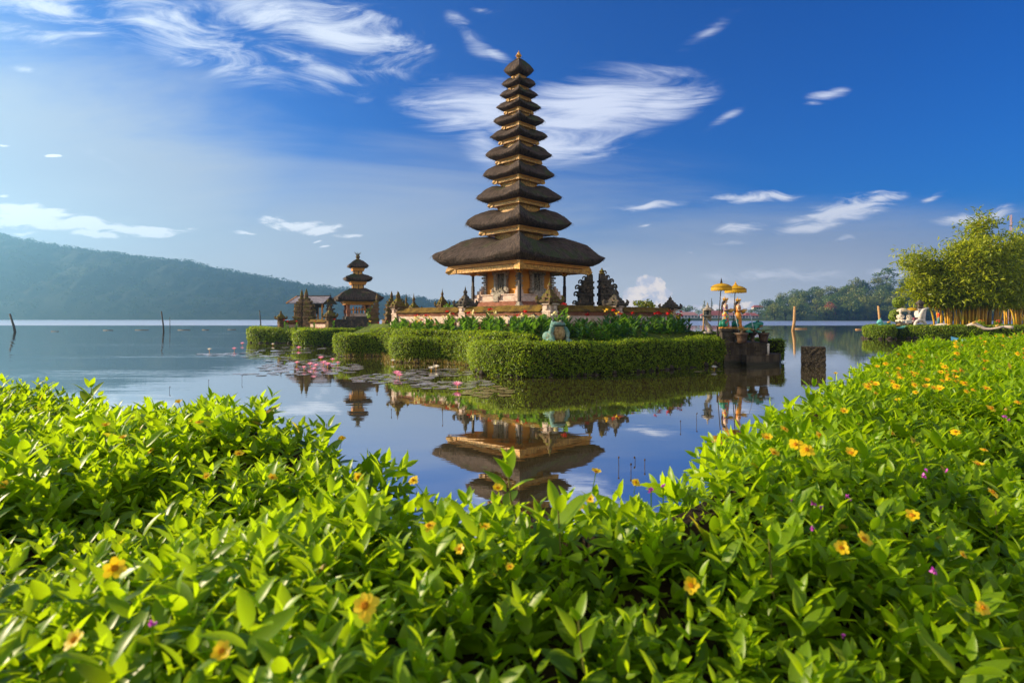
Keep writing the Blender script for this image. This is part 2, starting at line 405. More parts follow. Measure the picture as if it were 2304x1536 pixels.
M_dwood = mat_rough('dark_wood', (.018, .013, .010), (.050, .034, .026), 5, .65, .3)
M_wall = mat_rough('ochre_plaster', (.58, .235, .035), (.68, .30, .055), 2.5, .85, .2, .3, .01, c3=(.50, .21, .05))
M_pink = mat_rough('pinkish_sandstone', (.50, .36, .29), (.70, .55, .45), 3, .9, .2, .6, .02, c3=(.40, .27, .20))
M_redst = mat_rough('red_brick_plinth', (.22, .085, .05), (.36, .16, .10), 5, .9, .2, .5, .02)
M_grey = mat_rough('carved_grey_stone', (.22, .19, .15), (.46, .40, .33), 8, .9, .2, 1.0, .04, c3=(.14, .12, .095))
M_relief = mat_rough('relief_carving', (.05, .045, .035), (.42, .36, .26), 17, .9, .2, 1.0, .05, fine=2.0)
M_dark = mat_rough('weathered_dark_stone', (.035, .030, .026), (.11, .092, .075), 5, .92, .2, 1.0, .05, moss=(.085, .085, .012), moss_amt=-.05, c3=(.19, .13, .09))
M_mossy = mat_rough('mossy_brick_stone', (.075, .048, .028), (.19, .115, .06), 4, .92, .2, 1.0, .05, moss=(.125, .11, .012), moss_amt=.32, moss_up=.8, c3=(.24, .13, .075))
M_moss = mat_rough('moss_covered_coping', (.085, .050, .016), (.20, .125, .022), 2.2, .97, .1, 1.0, .06, moss=(.17, .135, .010), moss_amt=.0, moss_up=.35, c3=(.05, .036, .018))
M_soil = mat_rough('dark_soil', (.022, .015, .009), (.05, .035, .02), 3, .95, .1, .8, .05)
M_turf = mat_rough('short_turf', (.04, .06, .01), (.10, .13, .02), 2, .95, .1, .8, .05)
M_rock = mat_rough('dark_lake_stone', (.022, .018, .014), (.075, .058, .042), 5, .9, .25, 1.0, .06, moss=(.05, .05, .01), moss_amt=-.2)
M_concrete, T, out = new_mat('stained_brown_concrete'); P = pos(T)
n1 = T.noise(T.mapping(P, (0, 0, 0), (0, 0, 0), (5.5, 5.5, .8)), 1.0, 5, .65); n2 = T.noise(P, 14, 5, .65); sp = T.add('ShaderNodeSeparateXYZ'); T.link(P, sp.inputs[0])
wet = T.smooth(T.math('ADD', sp.outputs[2], T.math('MULTIPLY', T.math('SUBTRACT', n2, .5), .35)), .10, .26)
jz = T.math('ABSOLUTE', T.math('SUBTRACT', T.math('FRACT', T.math('MULTIPLY', sp.outputs[2], 3.1)), .5)); joint = T.smooth(jz, .0, .035)
col = T.mix(T.smooth(n1, .36, .62), (.030, .021, .014), T.mix(n2, (.058, .042, .028), (.115, .088, .060)))
col = T.mix(wet, (.016, .015, .007), T.mix(joint, (.02, .014, .009), col)); bsdf(T, out, col, T.math('MULTIPLY_ADD', wet, .5, .3), .35, T.math('ADD', T.math('MULTIPLY', n2, .6), T.math('MULTIPLY', joint, .4)), .9, .03)

# ================================================================= the lake and the land round it
# water
m, T, out = new_mat('lake_water'); P = pos(T)
sp = T.add('ShaderNodeSeparateXYZ'); T.link(P, sp.inputs[0])
n1 = T.noise(T.mapping(P, (0, 0, 0), (0, 0, R(6)), (.55, 2.4, 1)), 1.0, 3, .55, .3)
n2 = T.noise(T.mapping(P, (3, 0, 0), (0, 0, R(-12)), (.12, .5, 1)), 1.0, 2, .5)
patch = T.smooth(T.noise(T.mapping(P, (0, 0, 0), (0, 0, 0), (.035, .11, 1)), 1.0, 3, .5), .42, .68)
leftp = T.smooth(T.math('ADD', sp.outputs[0], T.math('MULTIPLY', sp.outputs[1], .42)), -8, 2, 1, 0)      # the wind reaches the open water on the left
amp = T.math('ADD', .10, T.math('MULTIPLY', T.math('MULTIPLY', patch, leftp), 1.0))
amp = T.math('MULTIPLY', amp, T.smooth(sp.outputs[1], 4, 26, .35, 1))
h = T.math('MULTIPLY', T.math('ADD', n1, T.math('MULTIPLY', n2, 1.2)), amp)
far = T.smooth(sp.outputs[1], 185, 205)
b = T.add('ShaderNodeBump'); b.inputs['Strength'].default_value = 1.0; b.inputs['Distance'].default_value = .022; T.link(h, b.inputs['Height'])
p = T.add('ShaderNodeBsdfPrincipled')
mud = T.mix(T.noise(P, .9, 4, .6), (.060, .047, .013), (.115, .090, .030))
T.put(p.inputs['Base Color'], T.mix(far, mud, T.mix(T.smooth(sp.outputs[0], -60, 60), (.46, .52, .56), (.05, .09, .13)))); T.put(p.inputs['Roughness'], T.smooth(sp.outputs[1], 185, 205, .012, .42))  # far band: bright sky reflection painted into the base colour, palest on the left
p.inputs['IOR'].default_value = 3.6; T.link(b.outputs[0], p.inputs['Normal'])
gl = T.add('ShaderNodeBsdfGlossy'); gl.inputs['Color'].default_value = (.96, .97, 1, 1); T.put(gl.inputs['Roughness'], T.smooth(sp.outputs[1], 185, 205, .012, .30)); T.link(b.outputs[0], gl.inputs['Normal'])
mx = T.add('ShaderNodeMixShader'); mx.inputs[0].default_value = .62; T.link(p.outputs[0], mx.inputs[1]); T.link(gl.outputs[0], mx.inputs[2]); T.link(mx.outputs[0], out.inputs[0])
M_water = m
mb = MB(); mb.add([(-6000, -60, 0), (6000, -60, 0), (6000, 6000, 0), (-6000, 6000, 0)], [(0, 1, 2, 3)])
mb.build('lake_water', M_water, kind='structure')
mb = MB(); mb.add([(-6100, -80, -3), (6100, -80, -3), (6100, 6100, -3), (-6100, 6100, -3)], [(0, 1, 2, 3)])
mb.build('lake_bed', M_soil, kind='structure')

# far forested ridge on the left
def lerp_list(pts, x):
    xs, ys = zip(*pts); return np.interp(x, xs, ys)
RIDGE = [(-900, 420), (-500, 455), (-200, 500), (0, 530), (60, 548), (140, 560), (190, 566), (260, 574), (330, 584), (430, 594), (470, 604), (520, 612), (600, 628), (640, 640), (700, 648), (760, 652), (830, 662), (890, 672), (940, 676), (1000, 683), (1060, 690), (1120, 696), (1200, 702), (1300, 709), (1400, 716)]
def ridge_mesh(name, mat, prof, d0, d1, px0, px1, nx, ny, rough, seed, texture=4):
    V = []; rs = np.random.default_rng(seed)
    pxs = np.linspace(px0, px1, nx)
    top = (HY - lerp_list(prof, pxs)) / F * d1 + H
    for j in range(ny):
        t = j / (ny - 1)
        d = d0 + (d1 - d0) * t
        sh = np.sin(t * math.pi / 2) ** .9
        for i, px in enumerate(pxs):
            X = (px - CX) / F * d1 * (.93 + .07 * t)
            q = Vector((X * .006, d * .009, seed))
            fold = mnoise.fractal(q, 1.0, 2.0, 4) * .16 * top[i] * math.sin(t * math.pi) ** .7
            fine = mnoise.noise(Vector((X * .045, d * .05, seed + 3))) * rough + abs(mnoise.noise(Vector((X * .11, d * .11, seed + 5)))) * rough * .8
            V.append((X, d, max(-1, -1 + (top[i] + 1) * sh + fold + fine * min(1, t * 5))))
    for i, px in enumerate(pxs):                                  # back side
        V.append(((px - CX) / F * d1, d1 + 120, -1.0))
    ny2 = ny + 1
    Q = np.array([(j * nx + i, j * nx + i + 1, j * nx + nx + i + 1, j * nx + nx + i) for j in range(ny2 - 1) for i in range(nx - 1)])
    return mesh_np(name, np.array(V), Q, mat, smooth=True, kind='structure')
M_forest = mat_rough('forest_canopy', (.006, .012, .006), (.020, .032, .012), .03, .95, .1, 1.0, 3.0, fine=5.0)
hill = ridge_mesh('hills', M_forest, RIDGE, 1150, 1500, -260, 1420, 260, 34, 7, 3)

# ---------------------------------------------------------------- trees
def crown_cloud(lobes, n, size, seed, stretch=1.0):
    """leaf-clump faces spread through the outer part of several lobes; returns verts, quads, var"""
    rs = np.random.default_rng(seed); lobes = np.array(lobes, float)            # x, y, z, rx, ry, rz
    wgt = lobes[:, 3] * lobes[:, 5]; idx = rs.choice(len(lobes), n, p=wgt / wgt.sum())
    L = lobes[idx]; d = unit(rs.normal(size=(n, 3))); rad = rs.uniform(.55, 1.04, n) ** .6
    Pn = L[:, :3] + d * L[:, 3:6] * rad[:, None]
    ax = unit(np.cross(d, rs.normal(size=(n, 3)))) + np.array([0, 0, -.25]); nm = d + rs.normal(size=(n, 3)) * .55
    sz = size * rs.uniform(.6, 1.4, n)
    V, Q = stamp(*QUAD, frames(ax, nm, np.stack([sz * stretch, sz, sz], 1)), Pn)
    lv = rs.uniform(0, 1, len(lobes))
    return V, Q, np.repeat(np.clip(.65 * lv[idx] + .35 * rs.uniform(0, 1, n), 0, 1), 4)
M_bark = mat_rough('tree_bark', (.05, .035, .022), (.13, .10, .07), 6, .95, .1, 1.0, .04)
M_treeA = mat_leaf('tree_foliage_deep', (.024, .056, .010), (.135, .190, .024), tmix=.3)
M_treeB = mat_leaf('tree_foliage_olive', (.055, .085, .010), (.27, .265, .030), tmix=.32)
M_treeR = mat_leaf('tree_foliage_rusty', (.12, .04, .012), (.50, .09, .03), trans=(.5, .12, .05), tmix=.25)
def make_tree(h, w, seed, mat, kind='round', label='', cat='tree', group=None, n=420, leaf=None, name='broadleaf_tree'):
    """tapered trunk with limbs and a lobed crown; origin at the trunk's foot"""
    rs = random.Random(seed); t = thing(name, label, cat, group=group)
    tr = MB(); lobes = []
    th = h * (.45 if kind == 'round' else .72 if kind == 'umbrella' else .9)
    tr.tube([(0, 0, -.5), (rs.uniform(-.03, .03) * h, rs.uniform(-.03, .03) * h, th * .5), (0, 0, th)], [h * .028, h * .02, h * .012], 7)
    if kind == 'round':
        k = rs.randint(6, 9)
        for i in range(k):
            a = 2 * math.pi * i / k + rs.uniform(-.4, .4); rr = w * rs.uniform(.22, .36); z = h * rs.uniform(.42, .74)
            lobes.append((rr * math.cos(a), rr * math.sin(a), z, w * rs.uniform(.16, .26), w * rs.uniform(.16, .26), h * rs.uniform(.13, .22)))
            tr.tube([(0, 0, th * rs.uniform(.5, .8)), (rr * .6 * math.cos(a), rr * .6 * math.sin(a), z - h * .06), (rr * math.cos(a), rr * math.sin(a), z)], [h * .012, h * .008, h * .004], 5)
        for i in range(3): lobes.append((w * rs.uniform(-.12, .12), w * rs.uniform(-.12, .12), h * rs.uniform(.72, .84), w * rs.uniform(.17, .26), w * rs.uniform(.17, .26), h * rs.uniform(.12, .17)))
        for i in range(3): a = rs.uniform(0, 6.3); lobes.append((w * .3 * math.cos(a), w * .3 * math.sin(a), h * rs.uniform(.2, .35), w * .18, w * .18, h * .16))
    elif kind == 'umbrella':
        for i in range(8):
            a = 2 * math.pi * i / 8 + rs.uniform(-.3, .3); rr = w * rs.uniform(.24, .42); z = h * rs.uniform(.70, .86)
            lobes.append((rr * math.cos(a), rr * math.sin(a), z, w * .15, w * .15, h * .05))
            tr.tube([(0, 0, th * .75), (rr * .5 * math.cos(a), rr * .5 * math.sin(a), z - h * .1), (rr * math.cos(a), rr * math.sin(a), z)], [h * .014, h * .009, h * .004], 5)
        for i in range(4): lobes.append((w * rs.uniform(-.15, .15), w * rs.uniform(-.15, .15), h * rs.uniform(.88, .95), w * .2, w * .2, h * .06))
    else:                                                           # pointed
        for i in range(9):
            z = .12 + .095 * i; rr = w * .5 * (1 - z) + .02 * w
            for q in range(3):
                a = rs.uniform(0, 6.3); lobes.append((rr * .5 * math.cos(a), rr * .5 * math.sin(a), h * z, rr * .6, rr * .6, h * .075))
    V, Q, var = crown_cloud(lobes, n, leaf or w * .075, seed)
    mesh_np('crown', V, Q, mat, t, var=var)
    tr.build('trunk', M_bark, t, smooth=True)
    return t
M_ridge = mat_leaf('ridge_foliage', (.006, .014, .006), (.022, .036, .012), tmix=.1, rough=.95, spec=.0)
# mass of forest on the hazy ridge (one could not count its trees)
hv = np.zeros(len(hill.data.vertices) * 3); hill.data.vertices.foreach_get('co', hv); hv = hv.reshape(-1, 3)[:260 * 34]
sel = rng.choice(len(hv), 2600); crest = rng.choice(np.arange(260 * 30, 260 * 34), 900)
pts = np.concatenate([hv[sel], hv[crest]]); pts = pts[pts[:, 2] > 6]; pts = pts + rng.normal(size=pts.shape) * np.array([6, 10, 0]) + np.array([0, 0, 2.])
lob = []
for q in pts:
    s = rng.uniform(4, 8) if rng.uniform() > .06 else rng.uniform(8, 11)
    lob.append((*q, s, s, s * .75))
V, Q, var = crown_cloud(lob, 30000, 4.2, 5)
mesh_np('forest', V, Q, M_ridge, var=var, kind='stuff')['label'] = 'hazy forest covering the distant ridge beyond the lake'

# wooded hill across the lake on the right: ground and single trees
WOOD = [(1640, 719), (1690, 714), (1705, 696), (1725, 676), (1760, 664), (1800, 660), (1860, 652), (1920, 643), (1990, 634), (2060, 626), (2150, 620), (2300, 612), (2700, 596), (3200, 600)]
M_wood = mat_rough('wooded_hill_ground', (.016, .030, .010), (.05, .07, .02), .2, .95, .1, 1.0, .6)
wood = ridge_mesh('terrain', M_wood, [(a, min(718, b + 24)) for a, b in WOOD], 630, 760, 1640, 2900, 110, 16, 1.2, 11)
mb = MB(); rows = []
for px in np.linspace(1600, 2900, 60):
    X0 = (px - CX) / F * 620; rows.append([(X0, 620 + 3 * math.sin(px * .05), -.3), (X0, 622 + 3 * math.sin(px * .05), .4), (X0, 640, 1.4)])
mb.grid(rows); mb.build('shore', M_turf, kind='structure')
TL = {'A': 'dark green broadleaf tree on the wooded hill across the lake', 'B': 'olive green spreading tree on the wooded hill across the lake'}
protos = [make_tree(19, 20, 21, M_treeA, label=TL['A'], group='trees on the wooded hill'), make_tree(22, 18, 22, M_treeB, label=TL['B'], group='trees on the wooded hill'),
          make_tree(17, 22, 23, M_treeB, label=TL['B'], group='trees on the wooded hill'), make_tree(24, 19, 24, M_treeA, label=TL['A'], group='trees on the wooded hill')]
used = [False] * 4
def wood_z(px, t):
    top = (HY - lerp_list([(a, min(718, b + 24)) for a, b in WOOD], px)) / F * 760 + H
    return top * math.sin(t * math.pi / 2) ** .9
def plant_wood(px, t, k, s):
    d = 630 + 130 * t; z = max(.8, wood_z(px, t) - 2)
    loc = ((px - CX) / F * 760 * (.93 + .07 * t) if t > .05 else (px - CX) / F * d, d, z)
    if not used[k]: used[k] = True; o = protos[k]; o.location = loc; o.scale = (s,) * 3; o.rotation_euler = (0, 0, random.uniform(0, 6))
    else: dup(protos[k], loc=loc, rz=random.uniform(0, 6.28), scale=(s * random.uniform(.85, 1.15), s, s * random.uniform(.85, 1.2)))
for i in range(275):
    t = random.choice([0, .02, .15, .3, .5, .7, .9, 1.0, 1.0]); px = random.uniform(1722, 2120) if i < 235 else random.uniform(2120, 2700)
    plant_wood(px, t, random.randrange(4), random.uniform(.6, 1.12) * (.8 if px < 1760 else 1))
um = make_tree(34, 32, 31, M_treeA, 'umbrella', 'lone flat-topped tree standing above the wooded hill', n=420, leaf=1.9, name='umbrella_tree'); um.location = ((1996 - CX) / F * 755, 755, 36)
rt = make_tree(19, 15, 33, M_treeR, 'round', 'rusty red flowering tree low on the wooded hill', n=420, name='flowering_tree'); rt.location = ((1868 - CX) / F * 630, 632, 3)
ht = make_tree(16, 17, 35, M_treeB, 'round', 'tall olive tree rising over the hill crest beside the flat-topped one'); ht.location = ((1925 - CX) / F * 755, 755, 42)
# far shore with the town and its trees
mb = MB(); rows = []
for px in np.linspace(1120, 1720, 50):
    X0 = (px - CX) / F * 640
    rows.append([(X0, 640, -.3), (X0, 643, .7), (X0 * 1.05, 680, 1.4), (X0 * 1.3, 900, 9 + 3 * math.sin(px * .03)), (X0 * 1.5, 1100, 2)])
mb.grid(rows); mb.build('far_bank', M_wood, kind='structure')
M_redroof = mat_plain('red_sheet_roof', (.36, .10, .075), .6, .3, .25, .3)
M_rustroof = mat_plain('faded_pink_roof', (.42, .20, .17), .7, .3, .2, .3)
M_white = mat_plain('whitewash', (.66, .60, .54), .8, .2, .1, 1)
M_dkglass = mat_plain('dark_openings', (.035, .035, .04), .3, .5, .2, 2)
def house(px, base_y, w, dep, hw, hr, d, roof, label, rz=0.0):
    p = at(px, base_y, d); t = thing('lakeside_house', label, 'house', (p.x, p.y, max(.6, p.z)), rz)
    mb = MB(); mb.box((0, 0, hw / 2), (w, dep, hw)); mb.build('wall', M_white, t)
    o = .9; mb = MB(); W2, D2 = w / 2 + o, dep / 2 + o
    mb.add([(-W2, -D2, hw - .2), (W2, -D2, hw - .2), (W2, D2, hw - .2), (-W2, D2, hw - .2), (-W2 + dep * .4, 0, hw + hr), (W2 - dep * .4, 0, hw + hr)], [(0, 1, 5, 4), (1, 2, 5), (2, 3, 4, 5), (3, 0, 4), (3, 2, 1, 0)])
    mb.build('roof', roof, t)
    k = max(2, int(w / 3.2))
    for i in range(k):
        m2 = MB(); m2.box((-w / 2 + w * (i + .5) / k, -dep / 2 - .03, hw * .48), (w / k * .55, .1, hw * .55)); m2.build('window', M_dkglass, t)
    return t
house(1548, 715.5, 19, 9, 3.4, 3.6, 650, M_rustroof, 'long lakeside pavilion with faded pink roof, left of the stone lantern')
house(1612, 715.5, 26, 9, 3.4, 5.2, 655, M_redroof, 'red-roofed lakeside house directly behind the stone lantern')
house(1650, 716, 18, 9, 3.4, 3.4, 648, M_rustroof, 'pink-roofed lakeside house seen between the two umbrella poles')
house(1688, 716, 15, 9, 3.2, 3.2, 648, M_redroof, 'low red-roofed house at the water near the wooded hill')
house(1585, 716, 10, 7, 3.0, 2.4, 645, M_redroof, 'small red-roofed hut at the water in the middle of the town')
house(1704, 696, 13, 8, 3.2, 2.8, 800, M_redroof, 'red-roofed house up the slope beside the wooded hill')
house(1520, 716, 10, 7, 2.6, 2.2, 650, M_rustroof, 'tiny pink-roofed hut at the left end of the town')
TT = make_tree(15, 17, 41, M_treeA, label='dark green tree in the row behind the lakeside town', group='trees behind the town'); TT.location = at(1532, 714, 690)
for px, s, k in ((1555, .95, 0), (1515, .8, 0), (1545, .8, 0), (1620, .7, 0), (1640, .62, 0), (1664, .7, 0), (1686, .75, 0), (1500, .7, 0), (1478, .6, 0), (1452, .6, 0), (1425, .62, 0), (1400, .6, 0), (1712, .7, 0), (1700, .9, 0), (1570, .6, 0)):
    dup(TT, loc=at(px, 714, random.uniform(685, 740)), rz=random.uniform(0, 6), scale=s * random.uniform(.9, 1.1))
a = make_tree(23, 13, 43, M_treeB, 'pointed', 'tall pale conifer behind the town, left one of two', n=420, name='conifer'); a.location = at(1585, 714, 700)
a = make_tree(26, 9, 44, M_treeA, 'pointed', 'tall dark conifer behind the town, right one of two', n=420, name='conifer'); a.location = at(1601, 714, 710)
a = make_tree(12, 7, 45, M_treeA, 'pointed', 'small dark conifer behind the yellow umbrellas', n=420, name='conifer'); a.location = at(1613, 714, 700)

# ---------------------------------------------------------------- island grounds
def island(name, rings, mat):
    """rings of (x, y, z) lists of equal length from the outside in; last ring is filled"""
    mb = MB(); mb.grid(rings, closed=True); n = len(rings[0]); o = len(mb.v) - n
    c = Vector((0, 0, 0))
    for q in rings[-1]: c += Vector(q)
    c /= n; mb.v.append(tuple(c))
    for i in range(n): mb.f.append((o + i, o + (i + 1) % n, len(mb.v) - 1))
    return mb.build(name, mat, kind='structure')
HEDGE = [(-11.3, 37.6), (-11.3, 36.4), (-10.8, 35.3), (-9.9, 34.75), (-8.9, 34.95), (-7.9, 34.7), (-7.1, 33.8), (-6.85, 32.5), (-6.65, 31.2), (-6.1, 30.1), (-5.3, 29.6), (-4.3, 29.6), (-3.4, 29.2), (-2.5, 28.3), (-2.0, 27.0), (-1.85, 25.6), (-1.62, 24.3), (-1.1, 23.2), (-.35, 22.5), (.55, 22.05),
         (2.0, 22.4), (4.6, 23.9), (7.0, 25.6), (9.4, 27.5), (10.7, 28.6), (11.25, 29.5), (11.3, 30.8)]
def inset(path, d):
    out = []
    for i, p in enumerate(path):
        a = Vector(path[max(i - 1, 0)]); b = Vector(path[min(i + 1, len(path) - 1)]); t = (b - a).normalized()
        out.append((p[0] - t.y * d, p[1] + t.x * d))
    return out
back = [(12.5, 36), (14, 42), (10, 50), (0, 54), (-8, 50), (-12.5, 43)]
def ring(path, z): return [(x, y, z) for x, y in path]
island('island_ground', [ring(inset(HEDGE, .25) + back, -2.6), ring(inset(HEDGE, .3) + back, .25), ring(inset(HEDGE, .8) + back, .8), ring(inset(HEDGE, 1.25) + [(x * .95, y * .98) for x, y in back], 1.25), ring([(max(x * .82 + .1, -6.9), 36 + (y - 36) * .72) for x, y in inset(HEDGE, 1.2)] + [(x * .8, y * .95) for x, y in back], 1.93)], M_turf)

M_strand = mat_leaf('palm_fibre_strands', (.010, .008, .007), (.20, .138, .10), trans=(.2, .14, .1), rough=.8, tmix=.08, spec=.2)
# ================================================================= the eleven-tiered tower
TC = Vector((.43, 36.3, 0)); Z0 = 1.95                             # tower axis, ground level of the court
def zc(h): return h + H - Z0                                        # height above the eye -> above the court
def diamond(r, k, n):
    """k-th of 4n points round a square standing on its corner; returns x, y, cornerness, turn"""
    s, i = divmod(k, n); t = i / n
    a0, a1 = math.pi / 2 * s, math.pi / 2 * (s + 1)
    return r * ((1 - t) * math.cos(a0) + t * math.cos(a1)), r * ((1 - t) * math.sin(a0) + t * math.sin(a1)), abs(2 * t - 1)
def roof_mesh(name, parent, rt, zt, r, ztip, rn, zn, n=16, cap=False, seed=0, sagk=1.0):
    thick = ztip - zt
    prof = [(rt * .9, zt + .01, 0), (rt + .30 * (r - rt), zt + .06 * thick, .05), (rt + .62 * (r - rt), zt + .34 * thick, .2), (rt + .86 * (r - rt), zt + .66 * thick, .38), (r - .05 * (r - rt), ztip - .14 * thick, .5), (r, ztip, .52)]
    T_ = [.025, .07, .17, .3, .45, .65, .8, .9, 1.0]; Zn = [.10, .22, .41, .61, .80, 1.0, 1.07, 1.06, 1.0]
    if cap: T_ = [.03, .10, .25, .42, .6, .75, .88, .96, 1.0]; Zn = [.09, .2, .40, .58, .74, .86, .95, .985, 1.0]
    SG = [.60, .68, .74, .74, .72, .72, .70, .64, .52]
    for t, z, sg in zip(T_, Zn, SG): prof.append((r + (rn - r) * t, ztip + (zn - ztip) * z, sg * (.35 if cap else 1)))
    V = []; U = []; m = 4 * n; vv = 0
    for j, (rr, z, sg) in enumerate(prof):
        if j: vv += math.hypot(rr - prof[j - 1][0], z - prof[j - 1][1])
        for k in range(m + 1):
            x, y, c = diamond(rr, k % m, n)
            e = c ** 2.2
            f = 1 - .035 * (1 - c) * (1 if j > 2 else 0)             # eaves bow in a little between the corners
            rnd = 1
            q = mnoise.noise(Vector((x * 1.7 + seed, y * 1.7, z * 1.7))) * .045 * min(1, r / 2)
            q2 = mnoise.noise(Vector((x * 7 + seed, y * 7, z * 3))) * .02
            nz = (q + q2) if 1 < j < len(prof) - 1 else 0
            V.append((x * f * rnd * (1 + nz), y * f * rnd * (1 + nz), z - sg * thick * (1 - e) * sagk + nz * 1.3))
            U.append((k / m * 8 * r / 1.41 * .5, vv))
    M1 = m + 1
    Q = [(j * M1 + k, j * M1 + k + 1, j * M1 + M1 + k + 1, j * M1 + M1 + k) for j in range(len(prof) - 1) for k in range(m)]
    o = mesh_np(name, np.array(V), np.array(Q), M_thatch, parent, smooth=True, uv=np.array(U))
    o.data.set_sharp_from_angle(angle=R(26))
    # loose palm-fibre strands lying down the slope and hanging at the lip
    G = np.array(V).reshape(len(prof), M1, 3); rs = np.random.default_rng(int(seed * 10) + 3); ns = int(380 * r * r + 350)
    j = rs.choice(np.arange(3, len(prof) - 1), ns, p=np.array([3, 4, 3, 1.5, 1.5, 1.5, 1.5, 1.2, 1, .8, .6, .4, .3][:len(prof) - 4]) / sum([3, 4, 3, 1.5, 1.5, 1.5, 1.5, 1.2, 1, .8, .6, .4, .3][:len(prof) - 4])); k = rs.integers(0, m, ns); u, v = rs.uniform(size=(2, ns, 1))
    a, b, c, d = G[j, k], G[j, k + 1], G[j + 1, k + 1], G[j + 1, k]
    p = (a * (1 - u) + b * u) * (1 - v) + (d * (1 - u) + c * u) * v; down = unit((a + b) - (c + d)); nrm = unit(np.cross(b - d, c - a)); nrm *= np.sign((nrm * (p - np.array([0, 0, zt - 1]))).sum(1))[:, None]
    hang = (j <= 5)[:, None]; ax = np.where(hang, unit(nrm * .45 + np.array([0, 0, -.9]) + rs.normal(size=(ns, 3)) * .25), down + nrm * rs.uniform(.0, .12, (ns, 1)) + rs.normal(size=(ns, 3)) * .09)
    ln = np.where(hang[:, 0], rs.uniform(.05, .14, ns), rs.uniform(.15, .5, ns)) * min(1, .45 + r / 6); wd = rs.uniform(.010, .022, ns)
    SV, SQ = stamp(*QUAD, frames(ax, nrm, np.stack([ln, wd, ln], 1)), p + nrm * .012)
    mesh_np('loose_strands', SV, SQ, M_strand, o, var=np.repeat(rs.uniform(0, 1, ns) ** 2, 4))
    return o
def trim_mesh(parent, rt, zt, h, name='eave_trim'):
    """stepped gilded band under the thatch"""
    a = MB(); a.lathe([(rt * .80, zt - h * .30), (rt * .97, zt - h * .42), (rt * 1.0, zt - h * .40), (rt * 1.0, zt - h * .16), (rt * 1.025, zt - h * .16), (rt * 1.03, zt + .015), (rt * .9, zt + .02)], n=4)
    o = a.build(name, M_orange, parent)
    b = MB(); b.lathe([(rt * .80, zt - h * .98), (rt * .955, zt - h), (rt * .965, zt - h * .5), (rt * .93, zt - h * .38), (rt * .8, zt - h * .4)], n=4)
    k = max(5, int(rt * 9))                                          # pendant teeth along the lower edge
    for s in range(4):
        for i in range(k):
            t = (i + .5) / k; a0, a1 = math.pi / 2 * s, math.pi / 2 * (s + 1)
            x = rt * .955 * ((1 - t) * math.cos(a0) + t * math.cos(a1)); y = rt * .955 * ((1 - t) * math.sin(a0) + t * math.sin(a1))
            b.box((x, y, zt - h * 1.06), (rt * .05 + .02, .03, h * .26), a0 - math.pi / 4 * 1 + math.pi / 2 + math.pi / 2, taper=1.0)
    for s in range(4):                                               # upturned carved corner leaves
        a0 = math.pi / 2 * s
        M = Matrix.Rotation(a0, 4, 'Z'); L = .10 + .05 * rt
        b.add([(rt * .90, -L, zt - h * 1.15), (rt * .90, L, zt - h * 1.15), (rt + L * .9, 0, zt - h * 1.0), (rt * .90, -L, zt - h * .2), (rt * .90, L, zt - h * .2), (rt + L * .55, 0, zt - h * .15), (rt + L * .2, 0, zt - h * 1.35)],
              [(0, 6, 2, 5, 3), (1, 4, 5, 2, 6), (3, 5, 4), (0, 3, 4, 1), (0, 1, 6)], M)
    b.build('gilded_frieze', M_gold, o)
    return o
TIERS = [  # trim r, trim z, tip r, tip z, neck r, neck z (heights above the eye)
    (4.41, 3.30, 5.46, 3.87, 1.45, 5.16), (2.38, 5.59, 3.38, 6.07, 1.27, 6.92), (1.84, 7.36, 2.72, 7.69, 1.07, 8.44), (1.55, 8.85, 2.30, 9.15, .95, 9.80), (1.375, 10.08, 2.12, 10.42, .84, 11.0), (1.18, 11.32, 1.83, 11.6, .72, 12.05),
    (.99, 12.28, 1.63, 12.6, .62, 13.0), (.85, 13.24, 1.43, 13.45, .53, 13.84), (.71, 14.04, 1.23, 14.25, .44, 14.63), (.575, 14.72, 1.10, 14.96, .33, 15.34), (.40, 15.46, .96, 15.82, .07, 16.62)]
tower = thing('pagoda', 'tall eleven-tiered thatched pagoda with ochre base inside the low court wall', 'pagoda', (TC.x, TC.y, Z0))
M_soffit = mat_plain('red_brown_soffit', (.16, .05, .028), .7, .2, .3, 4)
